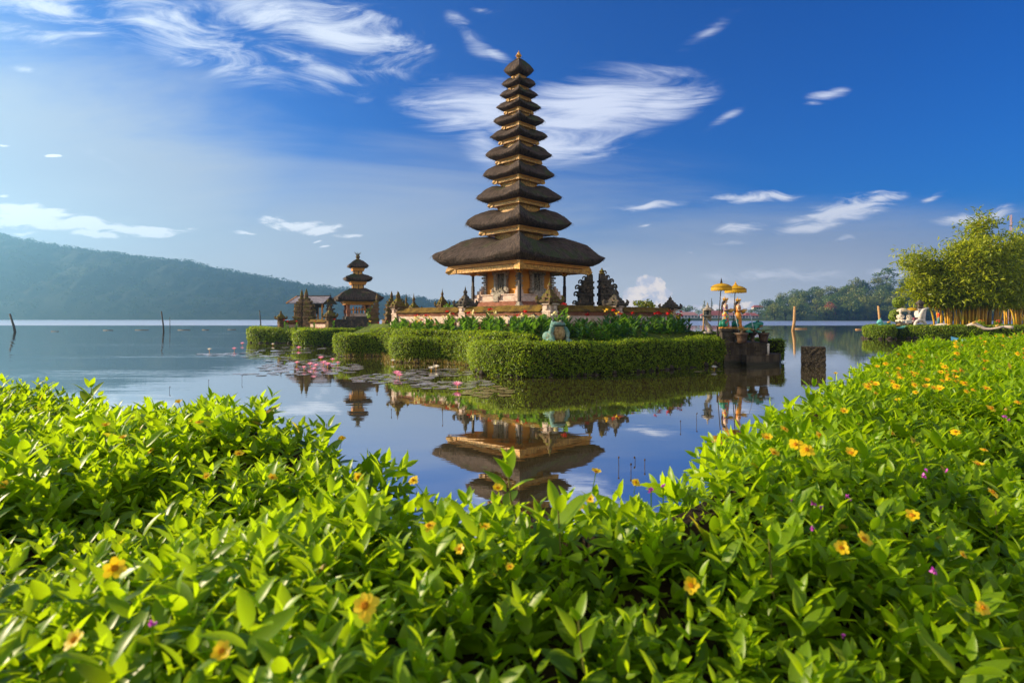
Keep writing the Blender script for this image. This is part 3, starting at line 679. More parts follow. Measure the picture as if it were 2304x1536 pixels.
for i, (rt, zt, r, zp, rn, zn) in enumerate(TIERS):
    cap = i == len(TIERS) - 1
    ro = roof_mesh('roof', tower, rt, zc(zt), r, zc(zp), rn, zc(zn), 18 if i < 4 else 12, cap, seed=i * 7.3)
    trim_mesh(ro, rt, zc(zt), .38 if i == 0 else .25 - .009 * i)
    mb = MB(); mb.lathe([(.02, zc(zt) - .06), (rt * .86, zc(zt) - .06), (rt * .86, zc(zt) - .10), (.02, zc(zt) - .10)], n=4)
    if i:                                                             # rafters between the neck and the eave
        k = 7
        for s in range(4):
            for q in range(k):
                t = (q + .5) / k; a0, a1 = math.pi / 2 * s, math.pi / 2 * (s + 1)
                ux, uy = (1 - t) * math.cos(a0) + t * math.cos(a1), (1 - t) * math.sin(a0) + t * math.sin(a1)
                rr0 = TIERS[i - 1][4]
                mb.tube([(ux * rr0 * .8, uy * rr0 * .8, zc(zt) - .30 + .01 * i), (ux * rt * .86, uy * rt * .86, zc(zt) - .10)], .022, 4)
    mb.build('soffit', M_soffit, ro)
    if not cap:
        zt2 = TIERS[i + 1][1]; hgt = zt2 - zn
        mb = MB(); mb.lathe([(rn * .97, zc(zn) - .45), (rn * .97, zc(zt2))], n=4); nk = mb.build('neck', M_dwood, tower)
        mb = MB(); mb.lathe([(rn * 1.0, zc(zn) - .2), (rn * 1.03, zc(zn) - .2), (rn * 1.03, zc(zn) + hgt * .52), (rn * 1.0, zc(zn) + hgt * .52)], n=4)
        mb.build('carved_panel', M_gold, nk)
        mb = MB()
        for s in range(4): mb.box((rn * 1.02 * math.cos(math.pi / 2 * s), rn * 1.02 * math.sin(math.pi / 2 * s), zc(zn) + hgt * .3), (.09, .09, hgt * 1.3), math.pi / 4)
        mb.build('neck_post', M_orange, nk)
mb = MB(); zf = zc(16.55)
mb.lathe([(.11, zf), (.13, zf + .06), (.07, zf + .12), (.14, zf + .20), (.15, zf + .26), (.08, zf + .33), (.10, zf + .38), (.03, zf + .46), (.012, zf + .56)], n=10)
for i in range(8):
    a = i * math.pi / 4; mb.tube([(.06 * math.cos(a), .06 * math.sin(a), zf + .1), (.17 * math.cos(a), .17 * math.sin(a), zf + .2), (.13 * math.cos(a), .13 * math.sin(a), zf + .32)], [.03, .028, .006], 5)
mb.build('finial', M_gold, tower, smooth=True)
# stone base, body, doors
b45 = R(45)
def rbuild(mb, name, mat, parent, rz=b45, smooth=False):
    o = mb.build(name, mat, parent, smooth); o.rotation_euler = (0, 0, rz); return o
mb = MB()
for z0, z1, w in ((-.1, zc(.45), 6.3), (zc(.45), zc(.62), 6.1)): mb.box((0, 0, (z0 + z1) / 2), (w, w, z1 - z0))
for z0, z1, w in ((zc(.62), zc(.70), 4.5), (zc(.70), zc(.86), 4.3), (zc(.86), zc(.95), 4.15), (zc(.95), zc(1.04), 3.98)): mb.box((0, 0, (z0 + z1) / 2), (w, w, z1 - z0 + .002), bev=.02)
rbuild(mb, 'plinth', M_redst, tower)
mb = MB()
for z0, z1, w in ((zc(1.04), zc(1.12), 4.0), (zc(1.12), zc(1.42), 3.72), (zc(1.42), zc(1.50), 3.85)): mb.box((0, 0, (z0 + z1) / 2), (w, w, z1 - z0 - .002), bev=.02)
for s in range(4):                                                    # swept-up stone corners
    M = Matrix.Rotation(math.pi / 2 * s + math.pi / 4, 4, 'Z')
    for k, (x, z, w) in enumerate(((2.58, 1.15, .5), (2.52, 1.40, .42), (2.42, 1.62, .34), (2.33, 1.80, .25), (2.28, 1.95, .17))): mb.box((x, 0, zc(z)), (w, w, .22), math.pi / 4, M)
rbuild(mb, 'stone_base', M_pink, tower)
mb = MB(); mb.box((0, 0, zc(2.45)), (2.96, 2.96, 2.0)); rbuild(mb, 'body', M_wall, tower)
for s in range(4):                                                    # stepped dark corner piers
    mb = MB(); M = Matrix.Rotation(math.pi / 2 * s + math.pi / 4, 4, 'Z')
    for k in range(12): mb.box((2.08 + (.05 if k % 2 else 0), 0, zc(1.56 + .145 * k)), (.34 if k % 2 else .26, .34 if k % 2 else .26, .11), math.pi / 4, M)
    mb.box((2.12, 0, zc(3.2)), (.55, .55, .16), math.pi / 4, M)
    rbuild(mb, 'corner_pier', M_grey, tower)
def carved_strip(mb, rs, x0, x1, y0, y1, zlo, zhi, k, sz):
    for _ in range(k):
        mb.ball((rs.uniform(x0, x1), rs.uniform(y0, y1), rs.uniform(zlo, zhi)), (sz * rs.uniform(.6, 1.2), sz * .7, sz * rs.uniform(.6, 1.4)), nu=7, nv=5)
rs = random.Random(5)
for s in range(4):                                                    # a false door in every side: frame, carved panel, threshold
    rz = b45 + math.pi / 2 * s; y = -1.48
    fr = MB()
    for sx_ in (-1, 1):
        fr.box((sx_ * .47, y - .09, zc(2.15)), (.17, .2, 1.35), bev=.02); fr.box((sx_ * .33, y - .06, zc(2.12)), (.10, .14, 1.2))
        fr.tube([(sx_ * .50, y - .12, zc(2.72)), (sx_ * .66, y - .13, zc(2.78)), (sx_ * .70, y - .13, zc(2.92)), (sx_ * .60, y - .13, zc(2.98))], [.10, .085, .07, .03], 7)
        fr.tube([(sx_ * .46, y - .14, zc(1.62)), (sx_ * .66, y - .16, zc(1.66)), (sx_ * .70, y - .16, zc(1.82)), (sx_ * .60, y - .15, zc(1.90))], [.11, .10, .08, .03], 7)
        fr.tube([(sx_ * .52, y - .1, zc(2.35)), (sx_ * .60, y - .12, zc(2.5)), (sx_ * .54, y - .1, zc(2.66))], [.03, .06, .03], 6)
    fr.box((0, y - .11, zc(2.86)), (1.16, .24, .17), bev=.02); fr.box((0, y - .13, zc(3.02)), (.84, .28, .16), bev=.02); fr.box((0, y - .11, zc(3.16)), (.5, .24, .14))
    carved_strip(fr, rs, -.5, .5, y - .25, y - .2, zc(2.8), zc(3.12), 22, .06)
    fr.box((0, y - .2, zc(1.55)), (1.2, .42, .16), bev=.02); fr.box((0, y - .32, zc(1.40)), (.62, .34, .22), bev=.02); fr.box((0, y - .38, zc(1.2)), (.42, .38, .34), bev=.02); fr.box((0, y - .22, zc(1.68)), (.86, .3, .12), bev=.02)
    carved_strip(fr, rs, -.55, .55, y - .42, y - .38, zc(1.5), zc(1.72), 18, .05)
    f = rbuild(fr, 'door_frame', M_grey, tower, rz)
    pn = MB(); pn.box((0, y - .03, zc(2.2)), (.58, .08, 1.16)); p_ = pn.build('recess', M_dark, f)
    rl = MB()
    rl.ball((0, y - .10, zc(2.62)), (.08, .06, .10)); rl.ball((0, y - .10, zc(2.36)), (.12, .06, .2)); rl.ball((-.1, y - .1, zc(2.02)), (.06, .05, .22)); rl.ball((.1, y - .1, zc(2.02)), (.06, .05, .22)); rl.ball((0, y - .1, zc(1.8)), (.2, .06, .07))
    rl.tube([(-.1, y - .1, zc(2.48)), (-.21, y - .1, zc(2.36)), (-.12, y - .12, zc(2.26))], [.04, .035, .03], 6); rl.tube([(.1, y - .1, zc(2.48)), (.21, y - .1, zc(2.52)), (.18, y - .12, zc(2.68))], [.04, .035, .03], 6)
    carved_strip(rl, rs, -.24, .24, y - .09, y - .06, zc(1.75), zc(2.75), 46, .05)
    rl.build('relief', M_relief, f, smooth=True)
for s in range(4):                                                    # four verandah posts standing towards the corners of the eaves
    a = math.pi / 2 * s; x, y = 2.92 * math.cos(a), 2.92 * math.sin(a)
    mb = MB(); mb.box((x, y, zc(1.95)), (.12, .12, 2.3), b45); mb.box((x, y, zc(1.55)), (.155, .155, 1.0), b45); p_ = mb.build('post', M_dwood, tower)
    mb = MB(); mb.box((x, y, zc(.74)), (.42, .42, .24), b45, bev=.03, taper=.8); mb.box((x, y, zc(.92)), (.28, .28, .16), b45, taper=.75); mb.build('post_foot', M_grey, p_)
    mb = MB(); mb.box((x, y, zc(2.80)), (.22, .22, .14), b45, taper=1.4); mb.box((x, y, zc(2.97)), (.4, .4, .2), b45, taper=1.2)
    for q in range(4):
        w = q * math.pi / 2 + b45; mb.tube([(x + .1 * math.cos(w), y + .1 * math.sin(w), zc(2.72)), (x + .30 * math.cos(w), y + .30 * math.sin(w), zc(2.86)), (x + .42 * math.cos(w), y + .42 * math.sin(w), zc(3.04))], [.04, .07, .03], 6)
    mb.build('gilded_capital', M_gold, p_)
# brackets with carved animals at the corners of the body
mb = MB()
for s in range(4):
    M = Matrix.Rotation(math.pi / 2 * s, 4, 'Z')
    mb.ball((2.4, 0, zc(3.0)), (.32, .16, .16), M); mb.ball((2.72, 0, zc(2.95)), (.14, .12, .12), M); mb.tube([(2.1, 0, zc(2.75)), (2.4, 0, zc(2.86)), (2.75, 0, zc(3.08)), (2.95, 0, zc(3.2))], [.09, .1, .08, .03], 6, M)
mb.build('carved_bracket', M_grey, tower, smooth=True)
# inner beam under the eaves
mb = MB(); mb.lathe([(2.75, zc(3.06)), (3.02, zc(3.06)), (3.02, zc(3.22)), (2.75, zc(3.22))], n=4); mb.build('eave_beam', M_orange, tower)

# ================================================================= the court wall and its pillars
CW = (1.78, 26.8); LW = (-2.6, 31.7); LW2 = (-7.3, 36.3); RW = (5.59, 30.7); RW2 = (9.93, 35.7)
def court_wall(a, b, z0, label, hgt=1.0, name='court_wall', mats=None):
    """low wall: base course, plaster panel, moulding and a rounded moss-grown coping, from a to b"""
    a, b = Vector(a), Vector(b); L = (b - a).length; ang = math.atan2(b.y - a.y, b.x - a.x); c = (a + b) / 2
    t = thing(name, label, 'wall', (c.x, c.y, z0), ang); k = hgt
    def bar(y, z0_, z1_, cut=.0):
        m = MB(); n = max(6, int(L / .5)); m.box((0, 0, (z0_ + z1_) / 2), (L - cut, y, z1_ - z0_)); return m
    bar(.50, -.3, .10).build('base_course', M_redst, t)
    bar(.34, .10, .42 * k + .10).build('plaster_panel', M_pink, t)
    m = bar(.40, .52 * k, .60 * k); m.box((0, 0, .64 * k), (L, .48, .08 * k)); m.box((0, 0, .70 * k), (L, .58, .05 * k)); m.build('moulding', M_redst, t)
    pr = [(-.36, .72), (-.37, .76), (-.30, .82), (-.20, .88), (-.19, .90), (-.16, 1.0), (-.06, 1.05), (.06, 1.05), (.16, 1.0), (.19, .90), (.20, .88), (.30, .82), (.37, .76), (.36, .72)]
    m = MB(); rows = []; n = max(8, int(L / .15))
    for i in range(n + 1):
        x = -L / 2 + L * i / n; rows.append([(x, y * (1 + .06 * mnoise.noise(Vector((x * 3, y * 4, ang)))), z * k + .025 * mnoise.noise(Vector((x * 2.2, y * 5, ang + 4)))) for y, z in pr])
    m.grid(rows); o = len(m.v); q = len(pr)
    m.f.append(tuple(range(q))); m.f.append(tuple(range(o - 1, o - q - 1, -1)))
    m.build('coping', M_moss, t, smooth=False)
    return t
def wall_span(a, b, ga=.3, gb=.3):
    a, b = Vector(a), Vector(b); u = (b - a).normalized(); return tuple(a + u * ga), tuple(b - u * gb)
WZ = 1.95
court_wall(*wall_span(LW, CW), WZ, 'court wall lit by the sun, between the spired pillar and the front corner pillar', .97)
court_wall(*wall_span(LW2, LW), WZ, 'sunlit court wall running back behind the pale cannas at its far left end', .97)
court_wall(*wall_span(CW, RW), WZ, 'shaded court wall to the right of the front corner pillar', .97)
court_wall(*wall_span(RW, RW2), WZ, 'shaded court wall ending at the lone pillar with a knob finial', .97)
def pillar(p, z0, label, hs=.27, hgt=2.0, mat=None, capmat=None, spire=1.0, name='wall_pillar', ears=True, rz=b45):
    """square stone pillar: shaft, flared cap with upturned corner ears, stepped spire and a knob finial; hgt = height to the knob"""
    t = thing(name, label, 'pillar', (p[0], p[1], z0), rz); s = hgt / 2.0; q = math.sqrt(2)
    mat = mat or M_pink; capmat = capmat or M_dark
    m = MB(); m.lathe([(hs * 1.25 * q, -.3), (hs * 1.25 * q, .12 * s), (hs * q, .16 * s), (hs * q, .62 * s), (hs * 1.1 * q, .64 * s), (hs * 1.1 * q, .70 * s), (hs * q * .95, .72 * s), (hs * q * .95, .92 * s), (hs * 1.35 * q, 1.0 * s), (hs * 1.35 * q, 1.06 * s)], n=4, ph=math.pi / 4)
    for a in range(4):                                            # small carved brackets under the cap
        M = Matrix.Rotation(a * math.pi / 2, 4, 'Z'); m.box((hs * 1.05, 0, .86 * s), (hs * .5, hs * .8, .16 * s), 0, M)
    m.build('shaft', mat, t)
    m = MB(); m.lathe([(hs * 1.5 * q, 1.06 * s), (hs * 1.7 * q, 1.10 * s), (hs * 1.75 * q, 1.17 * s), (hs * 1.3 * q, 1.24 * s), (hs * 1.2 * q, 1.34 * s), (hs * .95 * q, 1.38 * s), (hs * .86 * q, 1.48 * s), (hs * .6 * q, 1.52 * s), (hs * .5 * q, 1.62 * s), (hs * .3 * q, 1.66 * s)], n=4, ph=math.pi / 4)
    if ears:
        for a in range(4):
            M = Matrix.Rotation(a * math.pi / 2 + math.pi / 4, 4, 'Z')
            m.tube([(hs * 1.7, 0, 1.08 * s), (hs * 2.25, 0, 1.14 * s), (hs * 2.45, 0, 1.28 * s), (hs * 2.2, 0, 1.40 * s)], [hs * .45, hs * .42, hs * .34, hs * .12], 6, M)
            M2 = Matrix.Rotation(a * math.pi / 2, 4, 'Z'); m.box((hs * 1.55, 0, 1.22 * s), (hs * .5, hs * .8, .2 * s), 0, M2, taper=.6); m.box((hs * .95, 0, 1.42 * s), (hs * .4, hs * .5, .16 * s), 0, M2, taper=.5)
    cp = m.build('cap', capmat, t)
    m = MB(); z = 1.64 * s; k = spire * s
    m.lathe([(hs * .35, z), (hs * .5, z + .05 * k), (hs * .3, z + .09 * k), (hs * .34, z + .13 * k), (hs * .46, z + .19 * k), (hs * .4, z + .26 * k), (hs * .18, z + .33 * k), (hs * .16, z + .38 * k), (hs * .05, z + .5 * k), (.006, z + .56 * k)], n=8); m.build('finial', capmat, cp, smooth=True)
    return t
pillar(CW, WZ, 'mossy front corner pillar of the court wall, behind the big frog', .26, 2.05, capmat=M_mossy)
pillar(LW, WZ, 'dark-capped wall pillar with a thin spire, left of the pagoda posts', .27, 1.98)
pillar(LW2, WZ, 'wall pillar at the far left end of the court wall', .27, 1.95, capmat=M_mossy)
pillar(RW, WZ, 'dark-capped wall pillar with a spire in front of the split gate', .27, 1.98)
pillar(RW2, WZ, 'dark end pillar with a knob finial at the right end of the court wall', .28, 1.85, spire=.55)
pillar((-5.0, 40.8), WZ, 'mossy pillar standing behind the far left end of the court wall', .22, 2.3, capmat=M_mossy, mat=M_mossy)

# ================================================================= clipped hedges
M_hedge = mat_leaf('hedge_foliage', (.034, .075, .003), (.255, .365, .008), trans=(.58, .70, .02), rough=.5, tmix=.36, spec=.35, fleck=(.42, .30, .04))
M_twig = mat_rough('hedge_inner_twigs', (.012, .016, .004), (.035, .035, .012), 6, .95, .1, 1.0, .05)
def smooth_path(path, step):
    P = [Vector((*p, 0)) for p in path]; out = []
    for i in range(len(P) - 1):
        p0, p1, p2, p3 = P[max(i - 1, 0)], P[i], P[i + 1], P[min(i + 2, len(P) - 1)]
        n = max(2, int((p2 - p1).length / step))
        for k in range(n):
            t = k / n; out.append(.5 * ((2 * p1) + (p2 - p0) * t + (2 * p0 - 5 * p1 + 4 * p2 - p3) * t * t + (3 * p1 - p0 - 3 * p2 + p3) * t ** 3))
    out.append(P[-1]); return out
def hedge(path, hgt, label, thick=1.3, z0=0.0, n=50000, leaf=.06, seed=0, group=None, mat=None):
    t = thing('clipped_hedge', label, 'hedge', group=group)
    C_ = smooth_path(path, .22); k = hgt; f = thick / 1.3
    sec = [(.10, .0), (.0, .24), (-.06, .50), (-.09, .70), (-.04, .86), (.07, .95), (.24, .995), (.6, 1.0), (.95, .98), (1.15, .93), (1.26, .8), (1.28, .5), (1.25, .1)]
    rows = []
    for i, p in enumerate(C_):
        a = C_[max(i - 2, 0)]; b = C_[min(i + 2, len(C_) - 1)]; tg = (b - a).normalized(); nrm = Vector((-tg.y, tg.x, 0))
        row = []
        for o, z in sec:
            q = p + nrm * o * f; q.z = z0 + z * k
            w = mnoise.noise(Vector((q.x * .9, q.y * .9, q.z * 1.2 + seed))) * .17 + mnoise.noise(Vector((q.x * 2.7, q.y * 2.7, q.z * 2.7 + seed))) * .06
            q += (-nrm * (1 if o < .3 else -.3) + Vector((0, 0, 1))) * w * .75
            row.append(q)
        rows.append(row)
    for e, sgn in ((0, 1), (-1, -1)):                            # round the ends off
        cen = sum(rows[e], Vector()) / len(rows[e]); r2 = [q.lerp(cen, .55) for q in rows[e]]; r3 = [q.lerp(cen, .98) for q in rows[e]]
        tg = (C_[1] - C_[0] if e == 0 else C_[-2] - C_[-1]).normalized() * -.3 * f
        for q in r2: q += tg
        for q in r3: q += tg * 1.3
        if e == 0: rows = [r3, r2] + rows
        else: rows = rows + [r2, r3]
    G = np.array([[tuple(q) for q in r] for r in rows]); m = G.shape[1]
    A, B, C2, D = G[:-1, :-1], G[:-1, 1:], G[1:, 1:], G[1:, :-1]
    nr = np.cross(B - D, C2 - A).reshape(-1, 3); area = np.linalg.norm(nr, axis=1); nr = unit(nr)
    cen = (A + C2).reshape(-1, 3) / 2
    inner = G.mean(axis=1, keepdims=True).repeat(m - 1, 1); inner = ((inner[:-1] + inner[1:]) / 2).reshape(-1, 3)
    flip = np.sign(((cen - inner) * nr).sum(1)); nr *= np.where(flip == 0, 1, flip)[:, None]
    idx = rng.choice(len(area), n, p=area / area.sum()); u, v = rng.uniform(size=(2, n, 1))
    fa, fb, fc, fd = (q.reshape(-1, 3)[idx] for q in (A, B, C2, D))
    P_ = (fa * (1 - u) + fb * u) * (1 - v) + (fd * (1 - u) + fc * u) * v
    nm = nr[idx]; clump = np.array([mnoise.noise(Vector(q) * 4.2) + .6 * mnoise.noise(Vector(q) * 9.0) for q in P_])[:, None]
    P_ = P_ + nm * (rng.uniform(-.10, .03, (n, 1)) + .075 * clump + .10 * (rng.uniform(size=(n, 1)) > .985) + .22 * rng.uniform(size=(n, 1)) * (rng.uniform(size=(n, 1)) > .992)) + rng.normal(size=(n, 3)) * .012
    ax = unit(np.cross(nm, rng.normal(size=(n, 3)))) + nm * rng.uniform(.1, .9, (n, 1)) + np.array([0, 0, .25])
    sz = leaf * rng.uniform(.65, 1.4, n)
    V, Q = stamp(*QUAD, frames(ax, nm + rng.normal(size=(n, 3)) * .45, np.stack([sz * 1.25, sz * .85, sz], 1)), P_)
    mesh_np('foliage', V, Q, mat or M_hedge, t, var=np.repeat(rng.uniform(0, 1, n), 4))
    mb = MB(); cc = G.mean(axis=1, keepdims=True); G2 = cc + (G - cc) * .93
    mb.grid([[tuple(q) for q in r] for r in G2]); mb.build('inner_twigs', M_twig, t, smooth=True)
    return t
hedge(HEDGE, 1.34, 'long scalloped clipped hedge round the pagoda island, dotted with tiny yellow blooms', n=120000, leaf=.062, seed=1)
hedge([(.9, 24.6), (-.4, 25.4), (-1.0, 27.2), (-1.9, 29.4), (-3.6, 30.9), (-5.2, 31.6), (-6.3, 34.4), (-8.2, 36.8)], .42, 'low inner edging of leaves at the foot of the cannas', 1.1, 1.2, 16000, .075, 2)
LH = [(-27.3, 62), (-26.7, 58.5), (-25.8, 55.6), (-24.4, 54.1), (-22.6, 53.8), (-20.9, 53.4), (-19.8, 52.3), (-19.4, 50.6), (-18.8, 49.2), (-17.8, 48.4), (-16.7, 48.5), (-15.8, 49.8), (-14.6, 51.6), (-12.6, 53.8), (-11, 56.5)]
hedge(LH, 1.36, 'scalloped clipped hedge round the smaller island on the left', 1.5, 0, 46000, .10, 3)
# stones along the water's edge under the hedges
def rocks(path, n, s, label, ins=.15):
    C_ = smooth_path(path, .3); mb = MB()
    for _ in range(n):
        i = random.randrange(1, len(C_) - 1); p = C_[i]; tg = (C_[i + 1] - C_[i - 1]).normalized(); nrm = Vector((-tg.y, tg.x, 0))
        q = p + nrm * (ins + random.uniform(-.12, .25)); r = s * random.uniform(.5, 1.3)
        mb.ball((q.x, q.y, random.uniform(-.1, .14)), (r, r * random.uniform(.7, 1.2), r * .7), nu=7, nv=5)
    return tag(mb.build('shore_stones', M_rock, kind='stuff'), label, 'stones', kind='stuff')
rocks(HEDGE, 200, .15, 'dark stones at the waterline under the long hedge')
rocks(LH, 110, .2, 'dark stones at the waterline under the left island hedge')
island('left_island_ground', [ring(inset(LH, .3) + [(-12, 64), (-16, 70), (-24, 71), (-28, 67)], -2.5), ring(inset(LH, .35) + [(-12, 64), (-16, 70), (-24, 71), (-28, 67)], .2), ring(inset(LH, 1.2) + [(-13, 63), (-16, 69), (-24, 70), (-27, 66)], 1.2), ring(inset(LH, 1.6) + [(-13.5, 62), (-16, 68), (-24, 69), (-26, 65)], 1.36)], M_turf)
# dry reeds standing in the water at the feet of the scalloped lobes
M_reed = mat_leaf('dry_reeds', (.16, .11, .02), (.34, .24, .05), trans=(.5, .35, .08), tmix=.2)
n = 620; C_ = smooth_path(HEDGE[3:15], .2); ii = rng.integers(0, len(C_), n); base = np.array([tuple(C_[i]) for i in ii]) + np.stack([rng.normal(size=n) * .18 - .1, rng.normal(size=n) * .18 - .25, np.zeros(n)], 1)
hh = rng.uniform(.08, .38, n)
V, Q = stamp(*QUAD, frames(np.stack([rng.normal(size=n) * .22, rng.normal(size=n) * .22, np.ones(n)], 1), rand_dirs(n), np.stack([hh, np.full(n, .03), hh], 1)), base)
tag(mesh_np('reeds', V, Q, M_reed, var=np.repeat(rng.uniform(0, 1, n), 4), kind='stuff'), 'short dry reeds in the shallows along the sunlit lobes of the hedge', 'reeds')

# ================================================================= split gates and spired shrines
def curl(mb, x, y, z, s, d=1, th=.35):
    """carved scroll turning outwards"""
    pts = []; rad = []
    for i in range(9):
        a = -.6 + i * .55; r = s * (1 - i * .085); pts.append((x + d * (s * .7 - r * math.cos(a) * .8), y, z + r * math.sin(a) + s * .2)); rad.append(s * th * (1 - i * .09))
    mb.tube(pts, rad, 6)
def split_gate(p, z0, label, h=3.3, w=1.25, side=1, rz=0.0, mat=None, name='split_gate', spire=False, group=None):
    """one half of a split gate: sheer inner face at x = 0, stepped and scrolled outwards along +x * side"""
    t = thing(name, label, 'gate', (p[0], p[1], z0), rz, group); mb = MB(); k = h / 3.3; q = w / 1.25
    lay = [(-.4, .30, 1.24, .95), (.30, .42, 1.12, .86), (.42, .98, .92, .72), (.98, 1.06, 1.0, .80), (1.06, 1.16, 1.08, .88), (1.16, 1.60, .84, .66), (1.60, 1.68, .92, .74), (1.68, 1.76, 1.0, .80), (1.76, 2.14, .80, .60), (2.14, 2.26, .90, .68), (2.26, 2.55, .64, .48), (2.55, 2.64, .72, .54), (2.64, 2.92, .46, .36), (2.92, 3.12, .32, .28)]
    for a, b, ww, dd in lay: mb.box((side * ww * q / 2, 0, (a + b) / 2 * k), (ww * q, dd * q, (b - a) * k), taper=.96)
    for a, b, ww, dd in lay:
        if b - a < .13 * 1.0: mb.box((-side * .03, 0, (a + b) / 2 * k), (.12 * q, dd * .5 * q, (b - a) * 1.5 * k))
    for z, ww, s in ((.32, 1.05, .24), (1.0, .92, .25), (1.62, .82, .27), (2.1, .74, .27), (2.5, .58, .24), (2.8, .38, .2)):
        curl(mb, side * ww * q, 0, z * k, s * q, side); curl(mb, side * ww * q * .8, -.3 * q * (1 - z / 5), z * k, s * .8 * q, side)
    rs = random.Random(int(p[0] * 100) + int(p[1] * 31))
    for _ in range(26):
        z = rs.uniform(.3, 2.5); ww = np.interp(z, [0, 1.0, 2.1, 2.9], [1.1, .9, .68, .25]) * q
        mb.box((side * rs.uniform(.1, .95) * ww, -np.interp(z, [0, 1, 2.2, 2.9], [.43, .38, .3, .13]) * q, z * k), (rs.uniform(.06, .18) * q, .1 * q, rs.uniform(.05, .16) * k), 0)
    mb.build('carved_body', mat or M_dark, t)
    m2 = MB(); x = side * .16 * q
    if spire: m2.lathe([(.16 * q, 2.9 * k), (.24 * q, 3.0 * k), (.17 * q, 3.1 * k), (.2 * q, 3.25 * k), (.15 * q, 3.55 * k), (.02 * q, 3.95 * k)], (x, 0, 0), 7)
    else: m2.lathe([(.16 * q, 3.08 * k), (.2 * q, 3.14 * k), (.12 * q, 3.2 * k), (.17 * q, 3.3 * k), (.06 * q, 3.42 * k), (.02 * q, 3.55 * k)], (x, 0, 0), 7); curl(m2, x + side * .05, 0, 3.1 * k, .2 * q, side)
    m2.build('finial', M_mossy, t)
    return t
ga = at(1333, 690, 38.9); gb = at(1348, 690, 38.4)
split_gate((ga.x, ga.y), 2.3, 'left half of the dark split gate, sheer side facing right', 3.15, 1.45, -1, R(6))
split_gate((gb.x, gb.y), 2.3, 'right half of the dark split gate, sheer side facing left', 3.2, 1.5, 1, R(6))
m = MB(); c = (ga + gb) / 2; m.box((c.x, c.y, 1.9), (5.2, 2.2, 1.1), R(6)); tag(m.build('gate_platform', M_dark), 'low dark stone platform carrying the split gate', 'platform')
# left island: tall pair of gate posts, walls, pavilion, shrine
ZL = 1.36
g1 = at(678, 740, 57); g2 = at(690, 740, 56)
split_gate((g1.x + .18, g1.y), ZL, 'left one of the two tall sunlit gate posts with pointed spires on the left island', 3.25, 1.15, -1, R(-12), M_mossy, 'gate_post', True)
split_gate((g2.x - .18, g2.y), ZL, 'right one of the two tall sunlit gate posts with pointed spires on the left island', 3.25, 1.3, 1, R(-12), M_mossy, 'gate_post', True)
pa = at(632, 740, 54.5); pb = at(742, 740, 53.5)
pillar((pa.x, pa.y), ZL, 'small mossy pillar with knob finial at the far left of the left island', .24, 1.75, M_mossy, M_mossy, .8)
pillar((pb.x, pb.y), ZL, 'mossy pillar with knob finial before the grey-roofed pavilion', .30, 2.1, M_mossy, M_mossy, 1.0)
court_wall(wall_span((pa.x, pa.y), (g1.x, g1.y))[0], wall_span((pa.x, pa.y), (g1.x, g1.y), .3, .6)[1], ZL, 'short moss-topped wall left of the tall gate posts', .75)
court_wall(wall_span((g2.x, g2.y), (pb.x, pb.y), .9)[0], wall_span((g2.x, g2.y), (pb.x, pb.y))[1], ZL, 'short moss-topped wall right of the tall gate posts', .85)
wa = at(750, 735, 56); wb = at(852, 735, 58)
w_ = thing('retaining_wall', 'dark brick retaining wall under the three-tiered shrine', 'wall', ((wa.x + wb.x) / 2, 57, ZL), math.atan2(wb.y - wa.y, wb.x - wa.x)); L = (wb - wa).length
m = MB(); m.box((0, 0, .32), (L, .5, .8)); m.build('brick_face', M_dark, w_)
m = MB(); m.box((0, 0, .77), (L + .1, .62, .10)); m.box((0, 0, .86), (L, .4, .08)); m.build('coping', M_dark, w_)
# open pavilion with a grey shingle roof
M_shingle = mat_rough('grey_violet_shingles', (.13, .115, .135), (.30, .27, .31), 3.5, .8, .3, .8, .03)
c = at(707, 717, 64); pv = thing('pavilion', 'small open pavilion with a grey shingled gable roof beside the three-tiered shrine', 'pavilion', (c.x, 64, ZL + .3), R(-8))
zz = -ZL - .3 + H
m = MB(); x0, x1 = -2.35, 1.95
m.add([(x0, -1.7, zz + 1.75), (x1, -1.7, zz + 1.75), (x1, 0, zz + 2.55), (x0 + .3, 0, zz + 2.55), (x0, 1.7, zz + 1.75), (x1, 1.7, zz + 1.75), (x0, -1.7, zz + 1.65), (x1, -1.7, zz + 1.65), (x1, 0, zz + 2.43), (x0 + .3, 0, zz + 2.43), (x0, 1.7, zz + 1.65), (x1, 1.7, zz + 1.65)],
      [(0, 1, 2, 3), (3, 2, 5, 4), (7, 6, 9, 8), (8, 9, 10, 11), (0, 6, 7, 1), (4, 5, 11, 10), (1, 7, 8, 2), (2, 8, 11, 5), (6, 0, 3, 9), (9, 3, 4, 10)])
rf = m.build('roof', M_shingle, pv)
m = MB(); m.tube([(x0 + .25, 0, zz + 2.56), (x1 + .05, 0, zz + 2.56)], .08, 6); m.tube([(x1 - .05, 0, zz + 2.56), (x1 - .05, 0, zz + 2.9)], [.05, .01], 5); m.build('ridge', M_dwood, rf)
m = MB(); m.tube([(x0, -1.75, zz + 1.72), (x0 + .28, 0, zz + 2.52), (x0, 1.75, zz + 1.72)], .09, 5); m.build('bargeboard', M_orange, rf)
for x in (-1.7, -.1, 1.5):
    for y in (-1.1, 1.1): m = MB(); m.box((x, y, (zz + 1.7) / 2), (.14, .14, zz + 1.7)); m.build('post', M_orange, pv)
m = MB(); m.box((-.9, 1.0, zz + 1.1), (1.7, .1, 1.1)); m.box((.8, -.9, zz + 1.45), (1.6, .1, .45)); m.box((-.9, -.9, zz + 1.4), (1.7, .08, .5)); m.build('dark_panel', M_dwood, pv)
m = MB(); m.box((.2, -.8, zz + .25), (.8, .1, 1.1)); m.build('door', mat_plain('brown_door', (.20, .11, .06)), pv)
